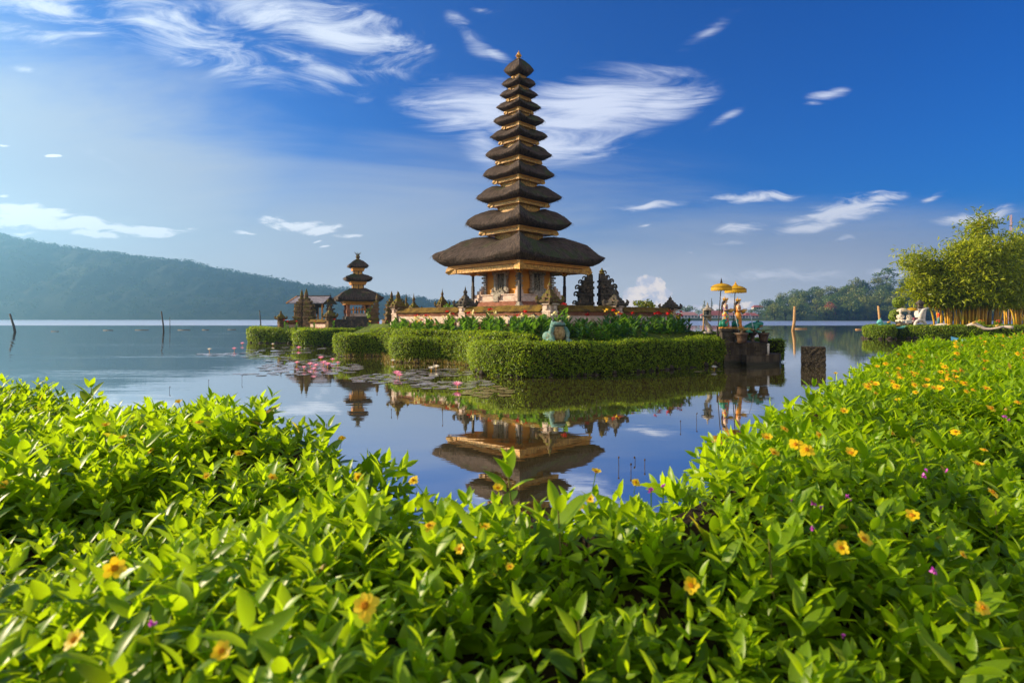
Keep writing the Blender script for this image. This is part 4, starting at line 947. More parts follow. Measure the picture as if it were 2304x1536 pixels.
m = MB(); m.box((0, 0, .1), (4.2, 2.9, .8)); m.build('base', M_dark, pv)
# three-tiered shrine
SC = Vector(((805 - CX) / F * 62.6, 62.6)); sh = thing('three_tiered_shrine', 'three-tiered thatched shrine with an open ground floor on the left island', 'shrine', (SC.x, SC.y, ZL), R(-22))
def zs(h): return h + H - ZL
ST = [(2.25, 1.86, 3.35, 2.2, .80, 3.37), (1.18, 4.06, 1.98, 4.45, .60, 4.94), (.92, 5.57, 1.45, 5.77, .16, 6.55)]
for i, (rt, zt, r, zp, rn, zn) in enumerate(ST):
    ro = roof_mesh('roof', sh, rt, zs(zt), r, zs(zp), rn, zs(zn), 14, True, seed=50 + i * 5, sagk=1.2)
    a = MB(); a.lathe([(rt * .8, zs(zt) - .34), (rt * .93, zs(zt) - .34), (rt * .95, zs(zt) - .16), (rt * 1.02, zs(zt) - .16), (rt * 1.03, zs(zt) + .02), (rt * .8, zs(zt) + .02)], n=4); a.build('eave_trim', M_orange, ro)
    if i < 2:
        zt2 = ST[i + 1][1]; m = MB(); m.lathe([(rn, zs(zn) - .3), (rn, zs(zn) + (zt2 - zn) * .55)], n=4); nk = m.build('neck', M_gold, sh)
        m = MB()
        for s in range(8):
            a0 = math.pi / 4 * s; rr = rn * .97 if s % 2 == 0 else rn * .69; m.box((rr * math.cos(a0), rr * math.sin(a0), zs(zn) + (zt2 - zn) * .45), (.08, .08, (zt2 - zn) * 1.1 + .2), math.pi / 4)
        m.build('neck_post', M_dwood, nk)
m = MB(); z = zs(6.4); m.lathe([(.2, z), (.24, z + .12), (.15, z + .2), (.24, z + .35), (.22, z + .5), (.12, z + .58)], n=9)
for i in range(11): a = i * .57; m.tube([(.05 * math.cos(a), .05 * math.sin(a), z + .5), (.22 * math.cos(a), .22 * math.sin(a), z + .72), (.36 * math.cos(a), .36 * math.sin(a), z + random.uniform(.74, .98))], [.035, .03, .006], 4)
m.build('finial', M_mossy, sh)
for s in range(4):
    a0 = math.pi / 2 * s; m = MB()
    for k in range(9): m.box((1.62 * math.cos(a0), 1.62 * math.sin(a0), zs(.1 + k * .19)), (.44 if k in (0, 3, 4, 8) else .30,) * 2 + (.19,), b45)
    m.build('brick_column', M_redst, sh)
m = MB(); m.box((0, 0, zs(-.3)), (2.9, 2.9, 1.1), b45); m.build('base', M_dark, sh)
m = MB(); m.box((0, 0, zs(.4)), (2.3, 2.3, .34), b45); m.build('altar_slab', M_pink, sh)
m = MB(); m.box((.45, .45, zs(1.35)), (.12, 1.9, .9), b45); m.box((0, 0, zs(1.0)), (1.9, 1.9, .1), b45); m.box((0, 0, zs(1.75)), (2.5, 2.5, .2), b45)
for x in (-.75, 0, .75):
    for y in (-.75, .75): m.box((x, y, zs(.8)), (.1, .1, 1.0))
m.build('carved_shelf', M_orange, sh)
for px, d, h, lab, mt, sd in ((843, 52, 2.75, 'mossy carved gate pillar overlapping the right eave of the three-tiered shrine', M_mossy, -1), (742, 60, 2.9, 'dark carved shrine pillar under the right end of the grey pavilion roof', M_dark, 1)):
    p = at(px, 735, d); split_gate((p.x + (.35 if sd < 0 else -.3), p.y), ZL, lab, h, 1.0, sd, R(8), mt, 'carved_pillar', sd < 0)
p = at(893, 715, 45.5); q = at(884, 715, 44.5)
split_gate((q.x, q.y), 1.9, 'mossy carved gate half left of the court wall end', 2.15, .8, -1, R(35), M_mossy, 'carved_pillar', True)
split_gate((p.x, p.y), 1.9, 'dark carved gate half rising above the left end of the court wall', 2.15, 1.1, 1, R(-10), M_mossy, 'carved_pillar', True)
p = at(914, 700, 44); pillar((p.x, p.y), 1.9, 'slim spired post with reddish carving behind the court wall', .2, 1.9, M_redst, M_mossy, 1.6, ears=False)
p = at(931, 700, 43); pillar((p.x, p.y), 1.9, 'mossy spired post, rightmost of the group behind the court wall', .26, 1.9, M_mossy, M_mossy, 1.5)
# ================================================================= plants in the beds
M_canna = mat_leaf('canna_leaves', (.030, .085, .014), (.095, .20, .020), trans=(.35, .68, .03), rough=.38, tmix=.34, spec=.5, objvar=True)
PETAL = {'red': mat_leaf('red_petals', (.50, .008, .008), (.72, .02, .015), trans=(.8, .03, .02), tmix=.3), 'cream': mat_leaf('cream_petals', (.72, .60, .25), (.85, .76, .42), trans=(.9, .8, .4), tmix=.3),
         'yellow': mat_leaf('yellow_petals', (.75, .42, .01), (.88, .56, .02), trans=(.9, .6, .03), tmix=.3)}
LT = leaf_template(.36, 5, .28, .28)
def canna(seed, colour):
    rs = np.random.default_rng(seed); t = thing('canna_plant', '', 'plant')
    st = MB(); h = rs.uniform(.75, .95)
    k = rs.integers(2, 4); Tp = []; Ax = []; Nm = []; Sz = []
    for s in range(k):
        bx, by = rs.uniform(-.13, .13, 2); hh = h * rs.uniform(.75, 1.0); st.tube([(bx, by, -.1), (bx * 1.3, by * 1.3, hh)], [.014, .008], 5)
        for i in range(5):
            z = hh * (.12 + .17 * i); a = rs.uniform(0, 6.28); up = .75 + .25 * i
            ax = np.array([math.cos(a), math.sin(a), up]); Ax.append(ax); Nm.append(np.array([-math.cos(a) * up, -math.sin(a) * up, 1.0])); Tp.append((bx, by, z)); Sz.append(rs.uniform(.34, .50) * (1 - .05 * i))
    V, Q = stamp(*LT, frames(np.array(Ax), np.array(Nm), np.array(Sz)), np.array(Tp)); mesh_np('leaves', V, Q, M_canna, t, smooth=True)
    if colour:
        st.tube([(0, 0, h * .5), (0, 0, h * 1.18)], [.012, .006], 5); n = 9
        d = unit(rs.normal(size=(n, 3)) * np.array([1, 1, .5]) + np.array([0, 0, .5])); V, Q = stamp(*leaf_template(.65, 3, .2, .3), frames(d, rs.normal(size=(n, 3)) + np.array([0, 0, 1.]), rs.uniform(.09, .14, n)), np.array([(0, 0, h * 1.16)] * n) + rs.normal(size=(n, 3)) * .025)
        mesh_np('flower', V, Q, PETAL[colour], t, var=np.repeat(rs.uniform(0, 1, n), 12))
    st.build('stem', M_hedge, t)
    return t
KINDS = {None: [canna(60, None), canna(61, None), canna(62, None)], 'red': [canna(63, 'red'), canna(64, 'red')], 'cream': [canna(65, 'cream'), canna(66, 'cream')], 'yellow': [canna(67, 'yellow')]}
fresh = {o.name for L_ in KINDS.values() for o in L_}
def put_canna(x, y, z, col, s, side):
    lab = {None: 'broad-leaved canna without a bloom', 'red': 'canna with a red flower', 'cream': 'canna with a cream flower', 'yellow': 'canna with a yellow flower'}[col] + side
    o = random.choice(KINDS[col]); rz = random.uniform(0, 6.28)
    if o.name in fresh: fresh.discard(o.name); o.location = (x, y, z); o.rotation_euler = (0, 0, rz); o.scale = (s,) * 3; o['label'] = lab; o['group'] = 'cannas in the flower beds'
    else: dup(o, lab, (x, y, z), rz, s, 'cannas in the flower beds')
def bed(a, b, n, o0, o1, cols, side, smin, smax, z=1.3):
    a, b = Vector(a), Vector(b); u = (b - a); nv = Vector((-u.y, u.x)).normalized()
    for i in range(n):
        t = (i + random.uniform(.1, .9)) / n; o = random.uniform(o0, o1); p = a + u * t + nv * o
        put_canna(p.x, p.y, z + .16 * o, random.choices(list(cols), list(cols.values()))[0], random.uniform(smin, smax), side)
bed((-7.6, 36.2), (-3.6, 31.0), 60, -.7, 1.3, {None: 6, 'cream': 4, 'red': 2, 'yellow': 1}, ' at the far left of the bed before the court wall', .95, 1.25)
bed((-3.8, 31.0), (1.3, 24.3), 84, -.1, 1.9, {None: 11, 'cream': 3, 'red': 2}, ' in the sunlit bed to the left of the big frog', .95, 1.25)
bed((2.5, 24.2), (6.4, 27.2), 56, -.1, 1.9, {None: 16, 'red': 1, 'cream': .6}, ' in the shaded bed to the right of the big frog', .85, 1.1, 1.2)
bed((5.8, 27.2), (10.2, 30.6), 46, .2, 2.1, {None: 12, 'red': 5, 'yellow': 1.2}, ' in the shaded bed under the court wall end', .9, 1.12, 1.35)
for px, py, d, col in ((852, 738, 47, 'red'), (862, 733, 46, 'yellow'), (870, 740, 44, 'red'), (884, 735, 43, 'cream'), (708, 745, 50, 'red'), (640, 743, 51, 'red'), (646, 744, 50, 'red'), (668, 745, 50, 'red'), (752, 742, 50, 'red'), (832, 744, 46, 'yellow')):
    p = at(px, py, d); put_canna(p.x, p.y, 1.25, col, random.uniform(.7, .95), ' beyond the hedge near the left island')
def shrub(p, r, h, n, label, mat, leaf, name='leafy_shrub', airy=False, seed=1):
    t = thing(name, label, 'shrub', p); rs = np.random.default_rng(seed); lobes = []
    m = MB()
    for i in range(9 if not airy else 16):
        a = rs.uniform(0, 6.28); rr = r * rs.uniform(.1, .75); z = h * rs.uniform(.35, .9)
        lobes.append((rr * math.cos(a), rr * math.sin(a), z, r * (.32 if not airy else .16), r * (.32 if not airy else .16), h * (.2 if not airy else .10)))
        m.tube([(0, 0, -.2), (rr * .4 * math.cos(a), rr * .4 * math.sin(a), z * .6), (rr * math.cos(a), rr * math.sin(a), z)], [.03, .02, .008], 5)
    V, Q, var = crown_cloud(lobes, n, leaf, seed, 1.3); mesh_np('crown', V, Q, mat, t, var=var); m.build('trunk', M_bark, t)
    return t
M_shrub = mat_leaf('bright_shrub_leaves', (.06, .13, .01), (.15, .25, .02), trans=(.4, .6, .04), tmix=.35)
shrub((4.2 + 5.2, 40.2, 1.9), 1.35, 2.0, 620, 'airy young tree standing behind the right part of the court wall', M_treeB, .14, 'young_tree', True, 3)
p = at(1018, 700, 38); shrub((p.x, p.y, 1.95), .75, 1.25, 420, 'bright green bush behind the court wall, left of the pagoda', M_shrub, .12, seed=4)
p = at(1076, 700, 37.5); shrub((p.x, p.y, 1.95), .42, 1.05, 200, 'small bright bush at the left foot of the pagoda', M_shrub, .10, seed=5)
p = at(835, 700, 60); shrub((p.x, p.y, 1.4), .7, 2.3, 300, 'green bush under the right eave of the three-tiered shrine', M_shrub, .16, seed=6)

# ================================================================= frogs, fountain, statues
M_frogg = mat_rough('verdigris_frog_paint', (.055, .165, .14), (.20, .30, .25), 5, .75, .25, .8, .03, c3=(.20, .15, .07))
M_belly = mat_rough('streaked_brown_belly', (.16, .09, .035), (.45, .33, .15), 7, .7, .3, .6, .02, c3=(.24, .21, .07))
M_frog2 = mat_rough('glossy_green_paint', (.008, .13, .085), (.015, .22, .14), 3, .35, .5, .2, .01)
M_black = mat_plain('black_paint', (.02, .02, .02), .4, .5)
def frog(name, p, label, s, rz, back, belly, upright=True):
    t = thing(name, label, 'frog statue', p, rz); m = MB()       # faces local -y
    if upright:
        m.ball((0, 0, .42), (.36, .32, .42)); m.ball((0, .12, .34), (.40, .36, .34)); m.ball((0, -.10, .80), (.36, .30, .14)); m.ball((0, -.02, .72), (.34, .30, .2))
        for e in (-1, 1):
            m.ball((e * .20, .0, .92), (.09, .09, .08)); m.ball((e * .40, .12, .26), (.20, .34, .24))
            m.tube([(e * .30, -.12, .64), (e * .42, -.24, .42), (e * .34, -.32, .14), (e * .34, -.40, .05)], [.13, .10, .085, .08], 8); m.tube([(e * .42, -.05, .12), (e * .5, -.3, .06), (e * .5, -.44, .04)], [.13, .10, .06], 8)
            for q in (-1, 0, 1): m.tube([(e * .34, -.38, .05), (e * .34 + q * .10, -.52, .035)], [.04, .025], 5)
        body = m.build('body', back, t); remesh(body, .03, 3)
        b = MB(); b.ball((0, -.16, .40), (.30, .24, .36)); b.ball((0, -.16, .62), (.27, .2, .16)); o = b.build('belly', belly, t, True)
        b = MB(); b.tube([(-.33, -.20, .76), (-.2, -.36, .755), (0, -.41, .75), (.2, -.36, .755), (.33, -.20, .76)], .016, 6); b.build('mouth', M_black, t)
        for e in (-1, 1): b = MB(); b.ball((e * .215, -.055, .935), .05); b.build('eye', M_black, t, True)
    else:
        m.ball((0, .15, .24), (.30, .46, .22), rot=Matrix.Rotation(R(-24), 4, 'X')); m.ball((0, -.28, .44), (.26, .30, .15), rot=Matrix.Rotation(R(-8), 4, 'X')); m.ball((0, -.1, .36), (.28, .34, .2))
        for e in (-1, 1):
            m.ball((e * .14, -.26, .57), .075); m.ball((e * .32, .36, .16), (.15, .30, .17)); m.tube([(e * .26, -.18, .30), (e * .34, -.12, .14), (e * .30, -.30, .03), (e * .30, -.42, .02)], [.10, .07, .05, .04], 7)
            m.tube([(e * .36, .5, .10), (e * .44, .2, .04), (e * .46, -.02, .03)], [.09, .07, .04], 7)
        body = m.build('body', back, t); remesh(body, .03, 3)
        b = MB(); b.ball((0, .02, .12), (.24, .42, .13), rot=Matrix.Rotation(R(-16), 4, 'X')); b.ball((0, -.36, .36), (.2, .2, .08)); b.build('belly', belly, t, True)
        for e in (-1, 1): b = MB(); b.ball((e * .18, -.29, .59), .045); b.build('eye', M_black, t, True)
    t.scale = (s, s, s); return t
fp = at(1253, 768, 23.9); frog('big_frog_statue', (fp.x, fp.y, 1.30), 'big weathered frog statue with a brown belly sitting upright on the hedge corner', 0.96, R(24), M_frogg, M_belly)
D = 28.6
def box_px(m, x0, x1, y0, y1, d, dep, **k):
    a = at(x0, y1, d); b = at(x1, y0, d); m.box(((a.x + b.x) / 2, d + dep / 2, (a.z + b.z) / 2), (b.x - a.x, dep, b.z - a.z), **k)
ft = thing('fountain_terrace', 'brown concrete fountain terrace with stepped basins at the right tip of the island', 'fountain', (12, 29, 0))
def loc(m):
    m.v = [(x - 12, y - 29, z) for x, y, z in m.v]; return m
m = MB(); a = at(1629, 770.5, D); m.box(((a.x + at(1680, 0, D).x) / 2, D + 1.5, .5), (at(1680, 0, D).x - a.x, 3.0, 1.22 + .0)); loc(m).build('terrace_block', M_concrete, ft)
m = MB(); x0 = at(1680.5, 0, D).x; x1 = at(1730, 0, D).x; m.box(((x0 + x1) / 2, D + 1.6, .5), (x1 - x0, 2.8, 1.215)); m.box(((x0 + x1) / 2 + .1, D + .17, .80), (.30, .06, .22)); loc(m).build('terrace_block', M_concrete, ft)
m = MB(); x0, x1 = at(1679, 0, 27.9).x, at(1737, 0, 27.9).x; zt = .46
m.box(((x0 + x1) / 2, 27.9, .2), (x1 - x0, .10, .62)); m.box((x0 + .05, 28.2, .2), (.1, .6, .62)); m.box((x1 - .05, 28.2, .2), (.1, .6, .62)); m.box(((x0 + x1) / 2, 28.2, .12), (x1 - x0 - .2, .55, .3)); loc(m).build('basin', M_concrete, ft)
m = MB(); x0, x1 = at(1733, 0, 28.4).x, at(1752, 0, 28.4).x; m.box(((x0 + x1) / 2, 29.2, .2), (x1 - x0, 1.7, .66)); m.lathe([(.5, -.1), (.5, .53)], (x1, 29.3, 0), 14); loc(m).build('basin', M_concrete, ft)
m = MB(); a = at(1635, 762, 29.2); m.box((a.x + .35, 29.6, 1.25), (1.3, 1.0, .3)); m.box((a.x + .2, 30, 1.4), (.9, 1, .2)); loc(m).build('step', M_concrete, ft)
m = MB(); a = at(1729.5, 786, 28.5); m.tube([(a.x, 28.55, .45), (a.x, 28.55, .98)], .055, 8); m.ball((a.x, 28.55, 1.0), .07); loc(m).build('standpipe', M_white, ft, True)
def pedestal(px, py_top, d, z0, label, w=.30):
    a = at(px, py_top, d); t = thing('statue_pedestal', label, 'pedestal', (a.x, d, z0)); h = a.z - z0; m = MB(); q = 1.414
    m.lathe([(w * 1.15 * q, 0), (w * 1.15 * q, .08), (w * .85 * q, .12), (w * .85 * q, h - .2), (w * 1.0 * q, h - .16), (w * 1.12 * q, h - .10), (w * 1.15 * q, h)], n=4, ph=R(45)); m.build('stone_block', M_dark, t); return a
M_skin = mat_plain('painted_pale_skin', (.62, .42, .28), .5, .4, .06)
M_hair = mat_plain('black_hair_paint', (.025, .018, .014), .5, .4)
M_goldp = mat_plain('gold_paint', (.55, .30, .04), .4, .5, .3, 20)
M_lotusb = mat_rough('orange_lotus_base', (.45, .16, .02), (.70, .34, .04), 20, .5, .4)
def patterned(name, cols, scale):
    m, T, out = new_mat(name); v = T.add('ShaderNodeTexVoronoi'); v.inputs['Scale'].default_value = scale; T.link(pos(T), v.inputs['Vector']); s = T.add('ShaderNodeSeparateColor'); T.link(v.outputs['Color'], s.inputs[0])
    r = T.add('ShaderNodeValToRGB'); r.color_ramp.interpolation = 'CONSTANT'; e = r.color_ramp.elements
    while len(e) < len(cols): e.new(.5)
    for i, (el, c) in enumerate(zip(e, cols)): el.position = i / len(cols); el.color = (*c, 1)
    T.link(s.outputs[0], r.inputs[0]); bsdf(T, out, r.outputs[0], .5, .4); return m
M_skirtA = patterned('many_coloured_sarong', [(.03, .22, .14), (.55, .20, .02), (.10, .18, .45), (.60, .42, .06), (.02, .25, .18), (.42, .06, .03)], 11)
M_skirtB = patterned('orange_sarong', [(.62, .22, .015), (.70, .30, .02), (.52, .16, .01), (.62, .24, .02)], 9)
M_green = mat_plain('green_sash_paint', (.01, .20, .12), .5, .4)
def maiden(px, py_feet, d, label, skirt, top):
    """painted statue of a standing woman with a crown, pouring from a jar held at her waist; faces +x"""
    a = at(px, py_feet, d); t = thing('water_bearer_statue', label, 'statue', (a.x, d, a.z), R(-18))
    m = MB()
    m.lathe([(.10, .80), (.125, .88), (.115, .98), (.135, 1.08), (.15, 1.16), (.12, 1.22), (.05, 1.25), (.045, 1.30)], n=12, M=Matrix.Diagonal((.85, 1.15, 1, 1)))
    m.ball((.015, 0, 1.385), (.085, .075, .105)); m.ball((.10, 0, 1.375), (.018, .014, .02)); m.ball((.07, 0, 1.335), (.03, .03, .025))
    for e in (-1, 1):
        m.tube([(0, e * .16, 1.18), (-.03, e * .20, 1.03), (.02, e * .20, .92), (.15, e * .13, .95), (.23, e * .07, .97)], [.045, .04, .035, .03, .028], 8); m.ball((.05, e * .06, 1.10), (.05, .05, .05))
        for q in range(4): m.tube([(.22, e * .07, .965 + q * .014), (.27, e * .035, .98 + q * .016), (.28, 0, .97 + q * .016)], [.011, .010, .007], 5)
        m.tube([(.21, e * .075, .95), (.24, e * .08, 1.0)], [.012, .008], 5)
    body = m.build('body', M_skin, t); remesh(body, .016, 2)
    m = MB(); m.lathe([(.23, .0), (.24, .06), (.22, .2), (.20, .38), (.19, .55), (.185, .70), (.15, .80), (.13, .86)], n=16, M=Matrix.Diagonal((.85, 1.0, 1, 1)), jit=.05); m.build('sarong', skirt, t, True)
    m = MB(); m.tube([(-.05, -.2, .42), (-.12, -.26, .25), (-.06, -.28, .05)], [.07, .1, .12], 8); m.tube([(-.1, .1, .4), (-.22, .05, .2), (-.2, 0, .03)], [.06, .1, .13], 8); m.build('sash', M_green, t, True)
    m = MB(); m.lathe([(.135, .84), (.145, .95), (.158, 1.07), (.15, 1.12)], n=12, M=Matrix.Diagonal((.88, 1.16, 1, 1))); m.lathe([(.11, 1.17), (.15, 1.19), (.09, 1.23)], n=12, M=Matrix.Diagonal((.9, 1.2, 1, 1))); m.build('bodice', top, t, True)
    m = MB(); m.ball((-.04, 0, 1.40), (.09, .085, .10)); m.tube([(-.10, 0, 1.36), (-.14, 0, 1.15), (-.15, 0, .9), (-.13, 0, .72)], [.06, .07, .06, .03], 8); m.build('hair', M_hair, t, True)
    m = MB(); m.lathe([(.095, 1.43), (.115, 1.47), (.10, 1.50)], n=12)
    for i in range(11): w = i * .571; m.tube([(.095 * math.cos(w), .095 * math.sin(w), 1.46), (.13 * math.cos(w), .13 * math.sin(w), 1.52), (.115 * math.cos(w), .115 * math.sin(w), 1.58)], [.028, .024, .004], 5)
    m.tube([(-.02, 0, 1.48), (-.03, 0, 1.58), (-.02, 0, 1.68)], [.06, .035, .008], 6); m.build('crown', M_goldp, t)
    m = MB(); Mj = Matrix.Translation((.28, 0, .90)) @ Matrix.Rotation(R(68), 4, 'Y'); m.lathe([(.05, -.15), (.10, -.10), (.115, -.02), (.09, .06), (.045, .10), (.065, .15)], n=12, M=Mj); m.build('jar', M_goldp, t, True)
    m = MB(); m.lathe([(.27, -.10), (.30, -.05), (.27, .0), (.2, .01)], n=14)
    for i in range(12): w = i * .5236; m.ball((.27 * math.cos(w), .27 * math.sin(w), -.04), (.07, .07, .05), nu=7, nv=5)
    m.build('lotus_base', M_lotusb, t, True)
    t.scale = (1.0, 1.0, .95); return t
pedestal(1632, 738.5, 29.0, 1.05, 'dark stone pedestal under the statue in the many-coloured sarong', .27)
pedestal(1661, 738.5, 29.9, 1.05, 'dark stone pedestal under the statue in the orange sarong', .27)
maiden(1632, 736, 29.0, 'painted water-bearer statue in a many-coloured sarong, nearer the lantern', M_skirtA, patterned('blue_bodice', [(.10, .10, .35), (.55, .40, .30), (.25, .05, .10)], 20))
maiden(1661, 736, 29.9, 'painted water-bearer statue in an orange sarong, beside the green frog', M_skirtB, patterned('orange_bodice', [(.45, .10, .02), (.55, .25, .04)], 20))
M_jet, T, out = new_mat('falling_water')
g = T.add('ShaderNodeBsdfPrincipled'); g.inputs['Base Color'].default_value = (.85, .9, .95, 1); g.inputs['Roughness'].default_value = .15; g.inputs['Transmission Weight'].default_value = .55; T.link(g.outputs[0], out.inputs[0])
def jet(p0, p1, lab, lift):
    m = MB(); a, b = Vector(p0), Vector(p1); pts = []
    for i in range(10): t = i / 9; q = a.lerp(b, t); q.z = a.z + (b.z - a.z) * t ** 2 + lift * math.sin(t * math.pi); pts.append(q)
    m.tube(pts, [.014] * 4 + [.018] * 3 + [.022] * 3, 6); tag(m.build('water_jet', M_jet, None, True), lab, 'water jet')
jet(at(1643.5, 695, 29), at(1662, 747, 28.6), 'thin arc of water pouring from the jar of the left statue', .06)
jet(at(1675, 695, 29.9), at(1696, 744, 29.6), 'thin arc of water pouring from the jar of the statue in orange', .12)
M_umb = mat_leaf('yellow_umbrella_cloth', (.62, .36, .008), (.75, .46, .015), trans=(.9, .6, .03), tmix=.3, rough=.6)
M_umbc = mat_leaf('cream_umbrella_cloth', (.70, .58, .40), (.80, .70, .5), trans=(.9, .8, .6), tmix=.25, rough=.6)
def umbrella(base, hgt, rad, label, cloth, fringe=.16, lean=(0, 0), name='ceremonial_umbrella', plain_top=False):
    t = thing(name, label, 'umbrella', base); top = Vector((lean[0], lean[1], hgt)); m = MB(); m.tube([(0, 0, 0), top], .022, 8); m.tube([(0, 0, 0), (0, 0, .5)], .045, 8); m.build('pole', M_dwood, t)
    M = Matrix.Translation(top); n = 24; rows = []
    for r, z in ((.04, .0), (.35, -.05), (.62, -.13), (.84, -.24), (1.0, -.37)):
        rows.append([tuple(M @ Vector((rad * r * (1 - .035 * r * (i % 3 == 0) * 0) * math.cos(i * 2 * math.pi / n), rad * r * math.sin(i * 2 * math.pi / n), rad * (z - .035 * r * math.cos(i * 2 * math.pi / n * 8) * .5)))) for i in range(n)])
    m = MB(); m.grid(rows, closed=True); m.build('canopy', cloth, t, True)
    m = MB(); rows = []
    for z in (0, -1): rows.append([tuple(M @ Vector((rad * (1.0 + .015 * (k % 2) * (-z)) * math.cos(k * 2 * math.pi / 72), rad * (1.0 + .015 * (k % 2) * (-z)) * math.sin(k * 2 * math.pi / 72), -.37 * rad - .01 + z * fringe * (1 + .12 * (k % 3 - 1))))) for k in range(72)])
    m.grid(rows, closed=True); m.build('fringe', cloth, t)
    m = MB(); m.tube([tuple(M @ Vector((rad * 1.01 * math.cos(k * 2 * math.pi / 40), rad * 1.01 * math.sin(k * 2 * math.pi / 40), -.37 * rad))) for k in range(41)], .012, 5)
    for i in range(8): w = i * math.pi / 4; m.tube([tuple(M @ Vector((0, 0, -.55 * rad))), tuple(M @ Vector((rad * .97 * math.cos(w), rad * .97 * math.sin(w), -.375 * rad)))], .008, 4)
    m.build('ribs', M_dwood, t)
    m = MB(); m.lathe([(.05, .0), (.07, .05), (.03, .09), (.05, .14), (.02, .19), (.005, .28)] if not plain_top else [(.16, -.03), (.10, .03), (.05, .07), (.06, .11), (.02, .15), (.004, .24)], n=8, M=M); m.build('finial', M_dwood if not plain_top else cloth, t)
    return t
b = at(1614, 756, 28.8); tp = at(1623, 637, 28.8); umbrella(b, tp.z - b.z, .50, 'yellow fringed umbrella with a dark finial over the left statue', M_umb, .17, (tp.x - b.x, 0))
b = at(1648, 745, 30.1); tp = at(1655, 642, 30.1); umbrella(b, tp.z - b.z, .54, 'yellow fringed umbrella with a yellow peak over the right statue', M_umb, .18, (tp.x - b.x, 0), plain_top=True)
p = at(1694, 748, 30); frog('green_frog_statue', (p.x - .05, 30.0, p.z), 'glossy green frog statue facing right on a stone bowl', 1.0, R(72), M_frog2, mat_plain('tan_belly', (.30, .17, .07)), False)
M_pot = mat_rough('glazed_brown_pot', (.05, .028, .016), (.11, .062, .036), 5, .5, .4, .4, .01)
def bowl(px, py, d, r, h, label):
    a = at(px, py, d); t = thing('stone_bowl', label, 'bowl', (a.x, d, a.z - h)); m = MB(); m.lathe([(r * .55, 0), (r * .5, h * .1), (r * .4, h * .3), (r * .42, h * .62), (r * .8, h * .8), (r, h * .93), (r, h), (r * .85, h * .97), (r * .4, h * .9)], n=18); m.build('basin', M_dark, t, True)
bowl(1693, 747, 30, .26, .58, 'stone bowl on a stem under the green frog'); bowl(1659, 748, 28.7, .26, .5, 'stone bowl catching the left water jet, behind the wide pot')
M_palm = mat_leaf('cycad_fronds', (.03, .06, .012), (.10, .13, .025), trans=(.3, .4, .05), tmix=.3); M_palmy = mat_leaf('yellowing_fronds', (.16, .13, .03), (.34, .24, .06), trans=(.5, .4, .1), tmix=.3)
def fronds(parent, name, n, L, z, mat, seed, up=1.1, k=16, leaf=.11):
    rs = np.random.default_rng(seed); Ax = []; Nm = []; Tp = []; Sz = []
    for i in range(n):
        a = 2 * math.pi * i / n + rs.uniform(-.3, .3); u = up * rs.uniform(.5, 1.3); d = np.array([math.cos(a), math.sin(a), 0])
        for j in range(k):
            t = (j + 2) / (k + 1); p = d * L * t * (1 / math.sqrt(1 + u * u)) + np.array([0, 0, z + L * (u * t - u * .75 * t * t) / math.sqrt(1 + u * u)])
            for e in (-1, 1):
                sd_ = np.cross(d, [0, 0, 1]) * e; Ax.append(sd_ + d * .8 + np.array([0, 0, .2 - .5 * t])); Nm.append(np.array([0, 0, 1.]) + d * -.3); Tp.append(p); Sz.append(leaf * (1 - .55 * abs(t - .45)))
    n = len(Tp); Sz = np.array(Sz); V, Q = stamp(*QUAD, frames(np.array(Ax), np.array(Nm), np.stack([Sz, Sz * .3, Sz], 1)), np.array(Tp)); mesh_np(name, V, Q, mat, parent, var=np.repeat(rs.uniform(0, 1, n), 4))
def pot(px, py, d, r, h, label, seed, n, L, mat, up):
    a = at(px, py, d); t = thing('potted_cycad', label, 'potted plant', (a.x, d, a.z)); m = MB(); m.lathe([(r * .68, 0), (r * .78, h * .35), (r * .9, h * .8), (r * 1.06, h * .84), (r * 1.06, h), (r * .88, h), (r * .85, h * .88)], n=18); m.build('pot', M_pot, t, True)
    m = MB(); m.ball((0, 0, h), (r * .3, r * .3, r * .35)); m.build('trunk', M_bark, t, True); fronds(t, 'fronds', n, L, h + r * .2, mat, seed, up)
pot(1669.5, 772, 28.3, .29, .52, 'wide brown pot with yellowing fronds in front of the pedestals', 5, 12, .75, M_palmy, 1.1)
pot(1718, 769.5, 28.7, .27, .47, 'dark brown pot with a green cycad, right of the green frog', 6, 15, .55, M_palm, .6)
hedge([(12.6, 33.2), (13.2, 31.4), (13.7, 30.2), (14.1, 29.7), (14.3, 30.4), (14.2, 32)], 1.18, 'rounded green bush behind the right end of the fountain terrace', 1.1, 0, 9000, .06, 8)
hedge([(9.3, 30.6), (10.6, 30.8), (11.8, 31.2), (13.2, 31.6)], .38, 'low clipped edging behind the lantern and the pedestals', .6, 1.15, 6000, .06, 9)
# stone lantern with a scrolled stem
a = at(1592, 750, 29.6); t = thing('stone_lantern', 'grey stone lantern on a scroll-shaped stem, left of the umbrellas', 'stone lantern', (a.x, 29.6, a.z))
k = 1 / 1280 * 29.6
m = MB(); m.lathe([(.26, 0), (.26, .05), (.2, .10)], n=12)
pts = [(.10, .08), (.13, .22), (.06, .38), (-.04, .50), (-.10, .64), (-.05, .78), (.06, .82), (.15, .76), (.16, .67), (.10, .64)]
m.tube([(x, 0, z) for x, z in pts], [.14, .13, .12, .105, .095, .09, .08, .065, .05, .03], 9); m.build('stem', M_grey, t, True)
m = MB(); m.lathe([(.10, .80), (.26, .90), (.27, .95), (.14, .97)], n=10); m.lathe([(.34, 1.20), (.30, 1.26), (.16, 1.33), (.08, 1.38), (.09, 1.43), (.04, 1.47), (.045, 1.52), (.01, 1.62)], n=10)
for i in range(5): w = i * 1.2566; m.box((.15 * math.cos(w), .15 * math.sin(w), 1.08), (.06, .06, .26), w)
